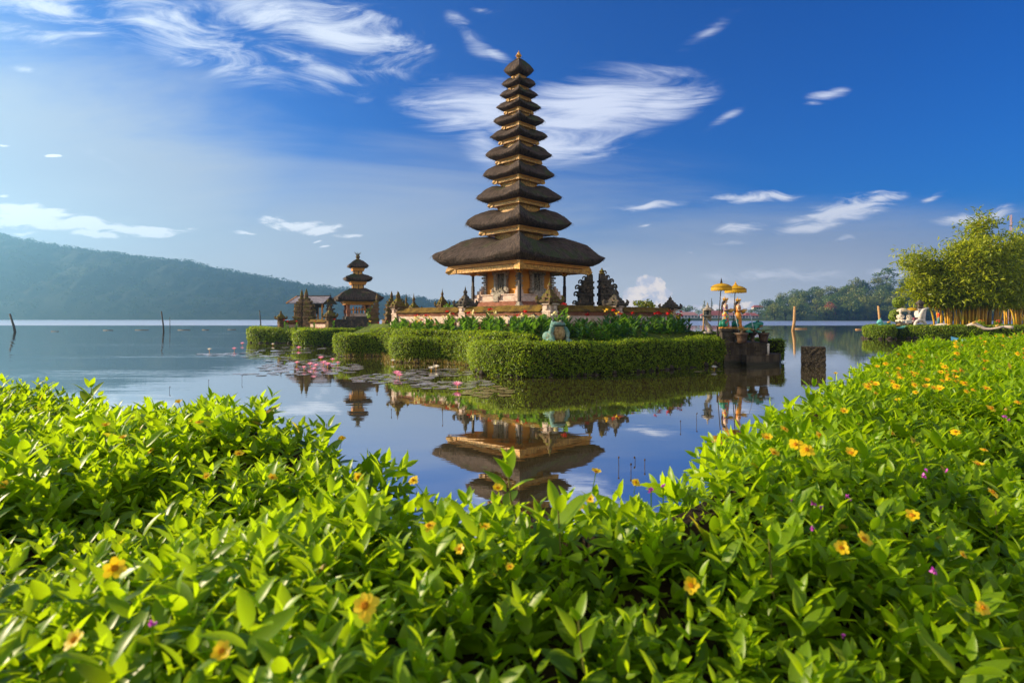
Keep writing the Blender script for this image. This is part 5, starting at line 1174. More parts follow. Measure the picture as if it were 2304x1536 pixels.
m.build('lantern_head', M_grey, t); m = MB(); m.lathe([(.09, .96), (.09, 1.2)], n=8); m.build('light_chamber', M_black, t)
M_mason, T, out = new_mat('stacked_masonry')
vo = T.add('ShaderNodeTexVoronoi', feature='DISTANCE_TO_EDGE'); vo.inputs['Scale'].default_value = 7.0; T.link(T.mapping(pos(T), (0, 0, 0), (0, 0, 0), (1, 1, 1.9)), vo.inputs['Vector'])
j = T.smooth(vo.outputs['Distance'], 0.0, .09); nn = T.noise(pos(T), 9, 5, .65)
bsdf(T, out, T.mix(j, (.014, .011, .008), T.mix(T.smooth(nn, .35, .65), (.028, .023, .017), (.078, .062, .044))), .9, .2, T.math('ADD', j, T.math('MULTIPLY', nn, .5)), 1.0, .06)
# stump of masonry in the water
a = wat(1836, 826); t = thing('masonry_stump', 'rough square masonry stump standing alone in the water', 'stump', (a.x + .15, a.y + .55, 0), R(-25))
m = MB(); rows = []; hw = .51
for z in np.linspace(-.6, .94, 12):
    r = []
    for s in range(4):
        for i in range(7):
            u = -1 + 2 * i / 7; p = [(u, -1), (1, u), (-u, 1), (-1, -u)][s]; q = 1 + .05 * mnoise.noise(Vector((p[0] * 4, p[1] * 4, z * 5))) + .03 * random.uniform(-1, 1); r.append((p[0] * hw * q, p[1] * hw * .9 * q, z + .02 * random.uniform(-1, 1)))
    rows.append(r)
m.grid(rows, closed=True); o = len(m.v); m.v.append((0, 0, .97)); m.f += [(o - 28 + i, o - 28 + (i + 1) % 28, o) for i in range(28)]; m.build('masonry', M_mason, t)
# poles and floats in the lake
M_pole = mat_plain('tan_bamboo_pole', (.42, .24, .10), .7, .3, .25, 4); M_float = mat_plain('weathered_float', (.20, .19, .17), .8, .2, .2, 4); M_poled = mat_plain('dark_wet_pole', (.05, .04, .032), .7, .3, .25, 4)  # poles and floats: noise-varied tan, grey and dark brown
def stake(px0, py0, px1, py1, d, r, mat, label):
    a = at(px0, py0, d); b = at(px1, py1, d); a.z = -1.2; m = MB(); m.tube([a, a.lerp(b, .5) + Vector((r * .6, 0, 0)), b], [r, r * .9, r * .7], 7); tag(m.build('lake_pole', mat, None, True), label, 'pole')
stake(1782, 741, 1788, 689, 110, .30, M_pole, 'thick sunlit bamboo pole standing in the lake right of the fountain')
stake(1581, 742, 1583, 698, 105, .16, M_pole, 'thin pale pole in the lake behind the stone lantern')
stake(37, 747, 22, 706, 98, .20, M_poled, 'dark leaning pole at the far left of the lake'); stake(369, 744, 363, 700, 104, .15, M_poled, 'slender dark pole in the open lake on the left')
stake(587, 738, 584, 698, 120, .14, M_poled, 'dark pole rising just left of the left island hedge'); stake(1981, 728, 1976, 688, 90, .22, M_pole, 'leaning bamboo pole left of the serpent tip'); stake(382, 742, 382, 713, 118, .07, M_poled, 'thin grey stick right of the slender dark pole')
def floatlog(px0, px1, py, label, r=.1):
    a = wat(px0, py); b = wat(px1, py); a.z = b.z = .03; m = MB(); m.tube([a, b], r, 7); tag(m.build('floating_bamboo', M_pole if r > .15 else M_float, None, True), label, 'float')
floatlog(1785, 1815, 740, 'bamboo float lying beside the thick pole', .18); floatlog(1925, 1940, 741.5, 'short bamboo float before the rounded hedge', .18); floatlog(232, 254, 743, 'leftmost bamboo float in the line on the left lake', .06); floatlog(304, 334, 742.5, 'longer bamboo float left of the slender dark pole', .06); floatlog(400, 428, 742.3, 'bamboo float right of the slender dark pole', .06); floatlog(455, 470, 742, 'bamboo float in the middle of the left lake', .06); floatlog(512, 530, 741.5, 'bamboo float nearest the left island', .06); floatlog(115, 132, 745.5, 'bamboo float near the far left leaning pole', .06)

# ================================================================= garden point on the right with bamboo
RH = [(50, 77), (46.2, 72.5), (42.6, 68.6), (41.0, 66.2), (41.0, 64.6), (42.2, 63.8), (43.6, 64.6), (44.2, 66), (44.8, 65.2), (46, 63.6), (48.5, 62.6), (51.5, 61.9), (55, 60.6), (59, 59), (64, 57.5), (70, 56)]
hedge(RH, 1.35, 'rounded clipped hedge along the bamboo garden point on the right', 1.7, .15, 60000, .11, 12)
rocks(RH, 150, .3, 'reddish stones at the waterline of the bamboo garden')
bk = [(90, 60), (95, 90), (75, 96), (60, 90)]
island('garden_ground', [ring(inset(RH, .35) + bk, -2.5), ring(inset(RH, .4) + bk, .3), ring(inset(RH, 1.5) + bk, 1.25), ring(inset(RH, 3.2) + [(x * .97, y * .98) for x, y in bk], 1.45)], M_turf)
M_culm = mat_rough('golden_bamboo_culm', (.50, .24, .015), (.72, .40, .03), 1.5, .45, .4, .3, .02, c3=(.45, .34, .02))
M_bamb = mat_leaf('bamboo_leaves', (.060, .100, .003), (.38, .41, .005), trans=(.80, .85, .02), tmix=.38)
def bamboo(x, y, z, label, n_culm, spread, h, seed, nleaf, leafsz, arcs):
    t = thing('bamboo_clump', label, 'bamboo', (x, y, z)); rs = np.random.default_rng(seed); P_ = []; Dn = []
    for i in range(n_culm):
        if i < len(arcs): bx, tx, hh, bend = arcs[i]; by, ty = rs.uniform(-.5, .5), rs.uniform(-1.5, .5)
        else: bx = rs.uniform(-1, 1) * spread * .62; by = rs.uniform(-.5, .5) * spread * .6; tx = bx * rs.uniform(1.2, 2.0) + rs.normal() * .8; ty = by + rs.normal() * 1.6; hh = h * rs.uniform(.55, .95); bend = rs.uniform(.3, 1.4)
        pts = []
        for k in range(9):
            s = k / 8; pts.append((bx + (tx - bx) * s ** 1.7, by + (ty - by) * s ** 1.7, -.3 + hh * (s - .16 * bend * s ** 3)))
        m = MB(); m.tube(pts, [.115, .115, .11, .10, .09, .075, .055, .035, .015], 7); m.build('culm', M_culm, t, True)
        pts = np.array(pts)
        for k in range(190):
            s = rs.uniform(.24, 1) ** .85 * 8; a = int(min(7, s)); q = pts[a] + (pts[a + 1] - pts[a]) * (s - a); P_.append(q + rs.normal(size=3) * np.array([1.6, 1.5, .95]) * (.45 + .5 * (1 - s / 8))); Dn.append(rs.normal(size=3) + np.array([(tx - bx) * .1, 0, -.4]))
    P_ = np.array(P_); D_ = unit(np.array(Dn)); per = max(1, nleaf // len(P_)); n = len(P_) * per
    PP = np.repeat(P_, per, 0) + rs.normal(size=(n, 3)) * np.array([.36, .36, .22]) ; AX = np.repeat(D_, per, 0) + rs.normal(size=(n, 3)) * .55
    ok = PP[:, 2] > 2.6 + rs.uniform(-.4, .8, n); PP, AX = PP[ok], AX[ok]; n = len(PP); sz = leafsz * rs.uniform(.6, 1.4, n)
    V, Q = stamp(*QUAD, frames(AX, rs.normal(size=(n, 3)) * .8 + np.array([0, 0, 1.0]), np.stack([sz, sz * .34, sz], 1)), PP)
    mesh_np('foliage', V, Q, M_bamb, t, var=np.repeat(np.clip(rs.uniform(0, 1, n) * .8 + .1, 0, 1), 4))
    return t
b0 = at(2170, 727, 76)
bamboo(b0.x + 1.0, 76, 1.4, 'large golden bamboo clump with bright culms on the garden point', 66, 4.6, 13.0, 3, 110000, .58,
       [(-4.6, -9.3, 10.6, 1.1), (-4.2, -8.0, 12.0, 1.0), (-3.8, -6.2, 11, .8), (-.5, 1.6, 15.4, .1), (0, 1.2, 14.6, .15), (.5, 2.2, 14.8, .15), (-2, -2.6, 12.2, .5), (2.5, 4.5, 12.5, .4), (-4.9, -8.8, 7.2, 1.2), (-4.4, -7.4, 8.2, 1.4), (-3, -4.5, 9.0, 1.2), (3.5, 7, 12.2, .6)])
b1 = at(2330, 727, 80); bamboo(b1.x, 82, 1.4, 'darker bamboo clump at the right edge, behind the golden one', 22, 3.4, 13.4, 9, 34000, .60, [(-1, -2, 14, .3), (0, .5, 15.2, .2)])
# antenna mast beyond the trees
a = at(2275, 600, 330); t = thing('radio_mast', 'slim red and white lattice mast rising beyond the bamboo', 'mast', (a.x, 330, 1)); ht_ = at(2284, 487, 330).z
M_mastr = mat_plain('red_mast_paint', (.52, .30, .26)); 
for i in range(5):
    z0, z1 = ht_ * i / 5, ht_ * (i + 1) / 5; m = MB()
    for q in range(3): w = q * 2.094; r0, r1 = 1.3 * (1 - z0 / ht_ * .7), 1.3 * (1 - z1 / ht_ * .7); m.tube([(r0 * math.cos(w), r0 * math.sin(w), z0), (r1 * math.cos(w), r1 * math.sin(w), z1)], .10, 5); m.tube([(r0 * math.cos(w), r0 * math.sin(w), z0), (r1 * math.cos(w + 2.094), r1 * math.sin(w + 2.094), z1)], .06, 4)
    m.build('lattice_section', M_mastr if i % 2 == 0 else M_white, t)
# figures, umbrellas and shrine on the point
M_cream = mat_plain('cream_statue_paint', (.62, .52, .40), .7, .3, .15, 5)
def seated_figure(px, py, d, label, s=1.0, rz=0.0):
    a = at(px, py, d); t = thing('seated_statue', label, 'statue', (a.x, d, a.z), rz); m = MB()
    m.ball((0, 0, .22), (.36, .30, .22)); m.lathe([(.22, .3), (.2, .5), (.25, .72), (.24, .82), (.09, .9), (.08, .98)], n=12); m.ball((0, -.02, 1.10), (.13, .14, .16)); m.ball((0, -.15, 1.08), (.03, .04, .04))
    for e in (-1, 1):
        m.tube([(e * .24, 0, .8), (e * .34, -.05, .58), (e * .22, -.24, .46), (e * .08, -.28, .48)], [.08, .07, .06, .05], 8); m.tube([(e * .15, 0, .18), (e * .40, -.25, .16), (e * .1, -.38, .12)], [.13, .12, .09], 8)
    m.lathe([(.15, 1.18), (.17, 1.24), (.12, 1.32), (.06, 1.42), (.02, 1.5)], n=10); b = m.build('body', M_cream, t); remesh(b, .035, 2)
    m = MB(); m.box((0, 0, -.18), (.9, .8, .36), bev=.04); m.build('base', M_dark, t); t.scale = (s, s, s); return t
seated_figure(2026, 725, 66, 'cream seated statue under the cream umbrella', 1.05, R(-35)); seated_figure(2045, 725, 67, 'cream seated statue holding a white panel, under the yellow umbrella', 1.0, R(10))
m = MB(); box_px(m, 2039, 2052, 720, 727, 66.4, .1); tag(m.build('white_panel', M_white), 'small white panel standing before the seated cream statue', 'panel')
b = at(2030, 727, 67); umbrella(b, at(0, 693, 67).z - b.z, .56, 'cream umbrella over the seated statue on the garden point', M_umbc, .16, (.0, 0)); b = at(2051, 727, 68); umbrella(b, at(0, 692, 68).z - b.z, .58, 'yellow umbrella next to the cream one on the garden point', M_umb, .14, (.05, 0))
a = at(2070, 727, 69); t = thing('draped_shrine', 'pillar shrine wrapped in pale cloth with a dark top on the garden point', 'shrine', (a.x, 69, a.z)); u = 69 / 1280
m = MB(); m.lathe([(11 * u, 0), (10 * u, 6 * u), (10.5 * u, 12 * u), (12 * u, 31 * u), (9 * u, 32 * u)], n=4, ph=R(40), jit=.03); m.build('cloth', mat_plain('pale_cloth', (.62, .55, .52), .9, .1, .1, 4), t)
m = MB(); m.lathe([(6 * u, 31 * u), (8.5 * u, 33 * u), (9 * u, 36 * u), (6.5 * u, 38 * u), (7 * u, 41 * u), (9.5 * u, 44 * u), (8 * u, 46 * u), (6 * u, 49 * u), (2 * u, 52 * u)], n=4, ph=R(40)); m.build('dark_top', M_dark, t)
m = MB(); box_px(m, 2057, 2068, 714, 727, 68.0, .3); m.v = [(x - a.x, y - 69, z - a.z) for x, y, z in m.v]; m.build('door_panel', mat_plain('maroon_panel', (.20, .05, .07)), t)
M_ball = mat_leaf('topiary_leaves', (.10, .17, .008), (.24, .32, .015), trans=(.5, .6, .03), tmix=.35)
a = at(2021, 725, 70); t = thing('topiary', 'bright green topiary of two stacked balls behind the umbrellas', 'topiary', (a.x, 70, a.z)); V, Q, var = crown_cloud([(.05, 0, 2.45, .72, .6, .68), (-.35, 0, .8, .75, .7, .8)], 2600, .14, 77); mesh_np('crown', V, Q, M_ball, t, var=var); m = MB(); m.tube([(0, 0, -.3), (0, 0, 2.6)], .1, 7); m.ball((.05, 0, 2.45), (.6, .5, .58)); m.ball((-.35, 0, .8), (.65, .6, .7)); m.build('trunk', M_twig, t, True)
# stone serpent lying along the hedge
M_serp, T, out = new_mat('painted_serpent'); sp = T.add('ShaderNodeSeparateXYZ'); T.link(pos(T), sp.inputs[0])
n = T.noise(pos(T), 1.6, 4, .6); c = T.mix(T.smooth(T.math('ADD', sp.outputs[0], T.math('MULTIPLY', n, 2.0)), 47.5, 49.5), (.12, .40, .36), T.mix(n, (.40, .30, .22), (.62, .52, .44))); bsdf(T, out, c, .5, .4, n, .4, .02)
t = thing('serpent_sculpture', 'long painted stone serpent, teal then cream, undulating on top of the hedge', 'sculpture', (0, 0, 0))
SP = [(1979, 727), (1984, 732), (1993, 729), (2000, 727), (2006, 733), (2015, 737), (2026, 737), (2036, 736), (2048, 737), (2060, 739), (2072, 741), (2085, 741), (2098, 736), (2110, 732), (2122, 731), (2132, 733), (2142, 736), (2155, 736), (2170, 735), (2182, 731), (2192, 729), (2203, 733), (2215, 739), (2230, 740), (2246, 737), (2262, 735), (2280, 737)]
pts = []
for i, (x, y) in enumerate(SP): d = 65.2 - max(0, (x - 2060)) * .022; pts.append(at(x, y, d))
pp = smooth_path([(p.x, p.z) for p in pts], .3); ys = np.interp([q.x for q in pp], [p.x for p in pts], [p.y for p in pts])
m = MB(); m.tube([(q.x, y, q.y) for q, y in zip(pp, ys)], [.16 + .05 * math.sin(i * .5) for i in range(len(pp))], 9); m.build('body', M_serp, t, True)
m = MB(); c0 = at(2069, 731, 65); rr = .58
m.tube([(c0.x + rr * math.cos(w), 65 - .1, c0.z + rr * math.sin(w)) for w in np.linspace(0, 2 * math.pi, 20)], .17, 9)
m.tube([(c0.x + .1, 65, c0.z + .6), (c0.x + .15, 65, c0.z + 1.2), (c0.x + .45, 65, c0.z + 1.75), (c0.x + .95, 64.9, c0.z + 1.95)], [.24, .22, .16, .08], 9); m.build('coil', mat_rough('serpent_scales', (.42, .36, .30), (.66, .60, .54), 6, .5, .4), t, True)
m = MB(); e = at(1980, 725, 65.3); m.ball((e.x, 65.3, e.z), (.32, .26, .34)); m.ball((e.x - .25, 65.2, e.z - .05), (.2, .16, .14)); m.tube([(e.x, 65.3, e.z + .2), (e.x + .1, 65.3, e.z + .5)], [.1, .02], 6); m.build('head', M_serp, t, True)
for x, y in ((2000, 725), (2022, 731), (2096, 733), (2136, 731), (2192, 726), (2244, 733)):
    q = at(x, y, 64.9 - max(0, (x - 2060)) * .022); m = MB(); m.ball(q, (.22, .14, .12)); m.tube([q, q + Vector((.12, 0, .22))], [.09, .01], 5); m.build('gilded_fin', M_goldp, t)
# visitor by the bamboo
def person(p, h, label, rz, shirt, trouser):
    t = thing('person', label, 'person', p, rz); k = h / 1.7
    J = [((0, 0, .95), .13), ((0, 0, 1.15), .12), ((0, 0, 1.38), .15), ((0, 0, 1.5), .06), ((0, -.02, 1.62), .10), ((.10, 0, .9), .095), ((.11, -.03, .5), .068), ((.11, 0, .10), .045), ((.11, -.14, .04), .04), ((-.10, 0, .9), .095), ((-.11, .06, .5), .068), ((-.12, .12, .10), .045), ((-.12, 0, .04), .04), ((.20, 0, 1.40), .06), ((.25, .02, 1.14), .045), ((.22, -.12, .95), .035), ((.21, -.17, .88), .03), ((-.20, 0, 1.40), .06), ((-.25, .02, 1.14), .045), ((-.24, -.08, .93), .035), ((-.24, -.12, .86), .03)]
    E = [(0, 1), (1, 2), (2, 3), (3, 4), (0, 5), (5, 6), (6, 7), (7, 8), (0, 9), (9, 10), (10, 11), (11, 12), (2, 13), (13, 14), (14, 15), (15, 16), (2, 17), (17, 18), (18, 19), (19, 20)]
    me = bpy.data.meshes.new('body'); me.from_pydata([Vector(a) * k for a, r in J], E, []); o = bpy.data.objects.new('body', me); COL.objects.link(o); o.parent = t
    md = o.modifiers.new('skin', 'SKIN'); lay = me.skin_vertices[0] if me.skin_vertices else None
    if lay is None:
        bm = bmesh.new(); bm.from_mesh(me); bm.verts.layers.skin.verify(); bm.to_mesh(me); bm.free(); lay = me.skin_vertices[0]
    for v, (a, r) in zip(lay.data, J): v.radius = (r * k, r * k)
    lay.data[0].use_root = True; o.modifiers.new('smooth', 'SUBSURF').render_levels = 2; me.materials.append(M_skinp)
    m = MB(); m.lathe([(.15 * k, .86 * k), (.145 * k, 1.0 * k), (.155 * k, 1.2 * k), (.19 * k, 1.38 * k), (.15 * k, 1.47 * k), (.06 * k, 1.5 * k)], n=12); 
    for e in (-1, 1): m.tube([(e * .17 * k, 0, 1.42 * k), (e * .245 * k, .02 * k, 1.18 * k)], [.085 * k, .065 * k], 8)
    m.build('shirt', shirt, t, True)
    m = MB()
    for e, y in ((1, -.03), (-1, .06)): m.tube([(e * .09 * k, 0, .95 * k), (e * .11 * k, y * k, .5 * k), (e * .115 * k, y * 1.4 * k, .14 * k)], [.125 * k, .09 * k, .065 * k], 8)
    m.build('trousers', trouser, t, True)
    m = MB(); m.ball((0, .02 * k, 1.66 * k), (.105 * k, .115 * k, .10 * k)); m.build('hair', M_hair, t, True); return t
M_skinp = mat_plain('tanned_skin', (.35, .19, .12), .6, .3, .05)
a = at(2112, 727, 71); person((a.x, 71, 1.45), 1.75, 'person in a red top and teal trousers standing by the bamboo', R(60), mat_plain('red_cloth', (.55, .06, .02), .9, .1, .15), mat_plain('teal_cloth', (.10, .24, .22), .9, .1, .15))
for px, py, c, lab in ((2246, 727, (.6, .03, .03), 'red'), (2205, 728, (.6, .2, .03), 'orange')):
    a = at(px, py, 70); t = thing('flowering_plant', f'small {lab}-flowered plant at the foot of the bamboo', 'plant', (a.x, 70, 1.4)); V, Q, var = crown_cloud([(0, 0, .4, .5, .4, .35)], 160, .16, int(px)); mesh_np('leaves', V, Q, M_hedge, t, var=var); V, Q, var = crown_cloud([(0, -.15, .6, .35, .25, .2)], 40, .12, int(px) + 1); mesh_np('flowers', V, Q, mat_plain(lab + '_blooms', c, .8, .2), t)
# outrigger boat beyond the ground cover
a = wat(2205, 772); t = thing('outrigger_boat', 'light blue boat with a red outrigger behind the ground cover on the right', 'boat', (a.x, a.y, 0), R(-12))
M_bblue = mat_plain('light_blue_boat_paint', (.12, .42, .62), .4, .4, .08); M_bred = mat_plain('red_boat_paint', (.55, .03, .03), .4, .4, .1)
m = MB(); rows = []
for i in range(15):
    s = -1 + 2 * i / 14; w = .42 * (1 - abs(s) ** 2.2) + .02; sh_ = .30 + .34 * abs(s) ** 3; x = s * 2.4
    rows.append([(x, -w, sh_), (x, -w * .8, .1), (x, 0, -.12 + .25 * abs(s) ** 4), (x, w * .8, .1), (x, w, sh_), (x, w * .85, sh_ - .02), (x, 0, .05 + .3 * abs(s) ** 4), (x, -w * .85, sh_ - .02)])
m.grid(rows, closed=True); m.build('hull', M_bblue, t, True)
m = MB(); m.tube([(-3.1, -1.25, .10), (-1, -1.25, .05), (2.2, -1.25, .08)], [.05, .08, .05], 7); m.build('outrigger', M_bred, t, True)
m = MB()
for x in (-.9, .9): m.tube([(x, .5, .42), (x, -.6, .46), (x, -1.25, .10)], .04, 6)
m.box((0, 0, .38), (.5, .7, .05)); m.build('outrigger_arms', M_bred, t, True)

# ================================================================= water lilies
M_pad = mat_rough('lily_pad', (.27, .235, .245), (.40, .355, .365), 3, .16, 1.0, .2, .01, c3=(.12, .13, .05)); M_padb = mat_rough('browning_lily_pad', (.22, .165, .07), (.36, .27, .14), 3, .2, .8, .2, .01)
M_pink = mat_leaf('pink_lotus_petals', (.72, .22, .38), (.85, .48, .60), trans=(.95, .5, .62), tmix=.35); M_whitep = mat_leaf('white_lily_petals', (.75, .66, .56), (.85, .8, .72), trans=(.9, .85, .7), tmix=.3)
def pad_mesh(seed):
    rs = random.Random(seed); vs = [(0, 0, .012)]; n = 26
    for i in range(n + 1):
        a = .12 + (2 * math.pi - .24) * i / n; r = 1 + .04 * math.sin(a * 3 + seed) + rs.uniform(-.02, .02); vs.append((r * math.cos(a), r * math.sin(a), .012 + .02 * max(0, math.sin(a * 2 + seed))))
    return vs, [(0, i + 1, i + 2) for i in range(n)]
PADS = []
for k in range(3):
    for mt in (M_pad, M_padb):
        v, f = pad_mesh(k); me = bpy.data.meshes.new('lily_pad'); me.from_pydata(v, [], f); me.materials.append(mt); me.polygons.foreach_set('use_smooth', [True] * len(f)); PADS.append(me)
taken = []
def pads(cx_, cy_, rx, ry, n, label, rad=(.15, .30), brown=False):
    for _ in range(n):
        for _try in range(30):
            a = random.uniform(0, 6.283); r = math.sqrt(random.uniform(0, 1)); p = wat(cx_ + rx * r * math.cos(a), max(760, cy_ + ry * r * math.sin(a))); s = random.uniform(*rad)
            if all((p.x - q[0]) ** 2 + (p.y - q[1]) ** 2 > (.86 * (s + q[2])) ** 2 for q in taken): break
        else: continue
        taken.append((p.x, p.y, s)); o = bpy.data.objects.new('lily_pad', PADS[random.randrange(3) * 2 + (1 if brown else 0)]); COL.objects.link(o)
        o.location = (p.x, p.y, .004 + random.uniform(0, .006)); o.rotation_euler = (random.gauss(0, .02), random.gauss(0, .02), random.uniform(0, 6.28)); o.scale = (s, s * random.uniform(.85, 1), s)
        tag(o, label, 'lily pad', 'lily pads on the lake')
pads(530, 797, 95, 4, 24, 'lily pad in the thin drift left of the left island', (.2, .4)); pads(640, 788, 95, 9, 32, 'lily pad in the band below the left island hedge', (.2, .4)); pads(600, 803, 60, 3, 8, 'lily pad in the thin drift left of the left island', (.2, .35))
pads(700, 828, 110, 16, 74, 'lily pad in the dense patch around the pink lotuses', (.18, .34)); pads(580, 842, 50, 3, 7, 'lily pad in the small drift on the open water', (.15, .28)); pads(680, 812, 90, 4, 14, 'lily pad in the band below the left island hedge', (.18, .34))
pads(880, 852, 90, 12, 58, 'pale lily pad in the raft before the scalloped hedge', (.18, .30)); pads(985, 838, 80, 9, 34, 'lily pad under the white water lilies', (.17, .28)); pads(1000, 868, 70, 9, 26, 'pale lily pad near the single pink lotus', (.16, .26)); pads(1075, 862, 40, 6, 8, 'pale lily pad near the single pink lotus', (.15, .25))
pads(1100, 880, 52, 14, 24, 'browning lily pad at the right end of the raft', (.15, .26), True); pads(1600, 836, 42, 2.5, 7, 'small lily pad floating before the fountain terrace', (.10, .18), True); pads(745, 800, 30, 4, 6, 'lily pad in the band below the left island hedge', (.16, .28))
LP = leaf_template(.42, 3, .45, -.15)
def lotus(px, py, s, mat, label, cat='lotus'):
    p = wat(px, py); t = thing('water_lily', label, cat, (p.x, p.y, .05), group=None); Ax, Nm, Sz = [], [], []
    for ring_, (k, up) in enumerate(((9, .35), (8, .8), (6, 1.7))):
        for i in range(k):
            a = 2 * math.pi * (i + .5 * ring_) / k; Ax.append((math.cos(a), math.sin(a), up)); Nm.append((-math.cos(a) * up, -math.sin(a) * up, 1)); Sz.append(s * (1 - .12 * ring_))
    n = len(Sz); V, Q = stamp(*LP, frames(np.array(Ax), np.array(Nm, float), np.array(Sz)), np.zeros((n, 3)) + np.array([0, 0, .05])); mesh_np('petals', V, Q, mat, t, var=np.repeat(rng.uniform(0, 1, n), len(LP[0])))
    m = MB(); m.ball((0, 0, .08), (s * .16, s * .16, s * .14)); m.tube([(0, 0, -.1), (0, 0, .06)], .012, 5); m.build('centre', PETAL['yellow'], t, True)
NEARL = 'pink lotus in the dense cluster left of the scalloped hedge'
for px, py, s, lab in ((672, 787, .30, 'pink lotus nearest the left island hedge'), (545, 776.5, .28, 'pink lotus furthest out on the left, by the thin drift'), (527, 789, .26, 'small pink lotus in the thin drift left of the island'), (722, 811, .26, 'pink lotus at the back of the dense cluster'),
                   (698, 826, .24, NEARL), (710, 829, .22, NEARL), (728, 823, .26, NEARL), (737, 827, .26, NEARL), (748, 815, .22, NEARL), (668, 822, .2, NEARL), (706, 837, .2, NEARL), (760, 822, .18, NEARL), (684, 833, .18, NEARL),
                   (893, 848, .27, 'pair of pink lotus blooms over the pale raft, left bloom'), (899, 852, .2, 'pink lotus over the pale raft, the smaller right bloom of two'), (1029, 874, .25, 'single large pink lotus nearest the viewer')): lotus(px, py, s * .85, M_pink, lab)
for o in [q for q in COL.objects if q.get('label') == NEARL]: o['group'] = 'pink lotuses in the dense cluster'
for px, py, s, lab in ((981, 832, .2, 'white water lily on the raft, right one of a pair'), (970, 835, .18, 'white water lily on the raft, left one of a pair'), (1607, 833, .17, 'white water lily floating alone before the fountain terrace'), (471, 790.5, .2, 'pale water lily at the far left of the drift'), (614, 778, .2, 'pale water lily below the left island hedge'), (884, 817, .16, 'small white water lily at the foot of the scalloped hedge')): lotus(px, py, s, M_whitep, lab, 'water lily')
# thin stalks standing out of the water
for i, (px, py, hh) in enumerate(((1393, 1052, .16), (1420, 1062, .12), (1450, 1050, .11), (1428, 1040, .08), (1318, 925, .14), (1342, 918, .16), (1532, 962, .14), (1568, 950, .2), (995, 938, .2), (880, 930, .1), (545, 858, .2), (470, 868, .2), (382, 880, .14))):
    p = wat(px, py); m = MB(); m.tube([(p.x, p.y, -.2), (p.x + random.uniform(-.02, .02), p.y, hh)], [.006, .005], 5); m.ball((p.x + random.uniform(-.01, .01), p.y, hh), (.014, .014, .02), nu=6, nv=4)
    tag(m.build('water_stalk', M_bark), 'thin brown stalk standing out of the open water', 'stalk', 'thin stalks in the open water')

# ================================================================= the bank and its flowering ground cover
DROP = .36; ZB = H - DROP
OUT = [(-6000, 775), (-1400, 800), (-600, 826), (-200, 842), (0, 862), (120, 866), (210, 880), (330, 905), (450, 922), (600, 950), (700, 970), (765, 1000), (810, 1045), (850, 1088), (905, 1112), (960, 1100), (1050, 1092), (1180, 1085), (1300, 1100), (1450, 1106), (1540, 1090), (1620, 1062), (1690, 985), (1740, 935), (1850, 892), (1930, 840), (1990, 804), (2080, 783), (2190, 768), (2304, 757), (2500, 748), (2900, 742), (6000, 738)]
oxs, oys = map(np.array, zip(*OUT))
def edge_y(px): return np.interp(px, oxs, oys)
def cover_top(x, y):
    """height of the leaf canopy: gentle cushions; it falls away towards the viewer's right and at the water's edge"""
    px = CX + F * x / np.maximum(y, .05)
    h = ZB + .030 * np.sin(x * 5.1 + 1.3 * np.sin(y * 3.1)) * np.cos(y * 4.3 + x * 1.7) + .016 * np.sin(x * 13 + y * 5) * np.sin(y * 11 - x * 3)
    h = h + .045 * np.sin(x * 2.3 + y * 1.9 + .6) * np.sin(y * 3.4 - x * 1.2)
    h = h - .25 * np.clip((x + .35) / .95, 0, 1) * np.clip((1.12 - y) / .55, 0, 1)          # hollow in front of the viewer
    h = h - .16 * np.clip((x - .75) / .8, 0, 1) * np.clip((2.4 - y) / 1.2, 0, 1)
    h = h + .05 * np.clip((x - 1.0) / 3.0, 0, 1) * np.clip(y / 4, 0, 1)
    return h
M_cover = mat_leaf('ground_cover_leaves', (.038, .098, .003), (.215, .340, .004), trans=(.73, .92, .01), rough=.38, tmix=.50, spec=.32, fleck=(.42, .26, .03))
def shoot(seed, pairs, n):
    """upright shoot with crossed pairs of pointed leaves"""
    rs = np.random.default_rng(seed); Ax, Nm, Tp, Sz, Va = [], [], [], [], []
    a0 = rs.uniform(0, 3.14)
    for i in range(pairs):
        z = .10 - .032 * i; up = [2.2, 1.35, .80, .42, .2][min(i, 4)] + rs.normal() * .12
        for e in (0, 1):
            a = a0 + math.pi * e + (math.pi / 2) * (i % 2) + rs.normal() * .18
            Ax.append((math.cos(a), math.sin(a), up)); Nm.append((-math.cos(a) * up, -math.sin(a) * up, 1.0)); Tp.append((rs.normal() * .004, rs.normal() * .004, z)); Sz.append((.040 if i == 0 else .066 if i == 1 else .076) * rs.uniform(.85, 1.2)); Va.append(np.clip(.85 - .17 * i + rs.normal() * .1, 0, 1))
    L = leaf_template(.40, n, .32, .20)
    V, Q = stamp(*L, frames(np.array(Ax), np.array(Nm), np.array(Sz)), np.array(Tp))
    return V, Q, np.repeat(np.array(Va), len(L[0]))
HI = [shoot(100 + i, 4, 6) for i in range(8)]; MID = [shoot(120 + i, 4, 3) for i in range(8)]; LO = [shoot(140 + i, 3, 2) for i in range(8)]
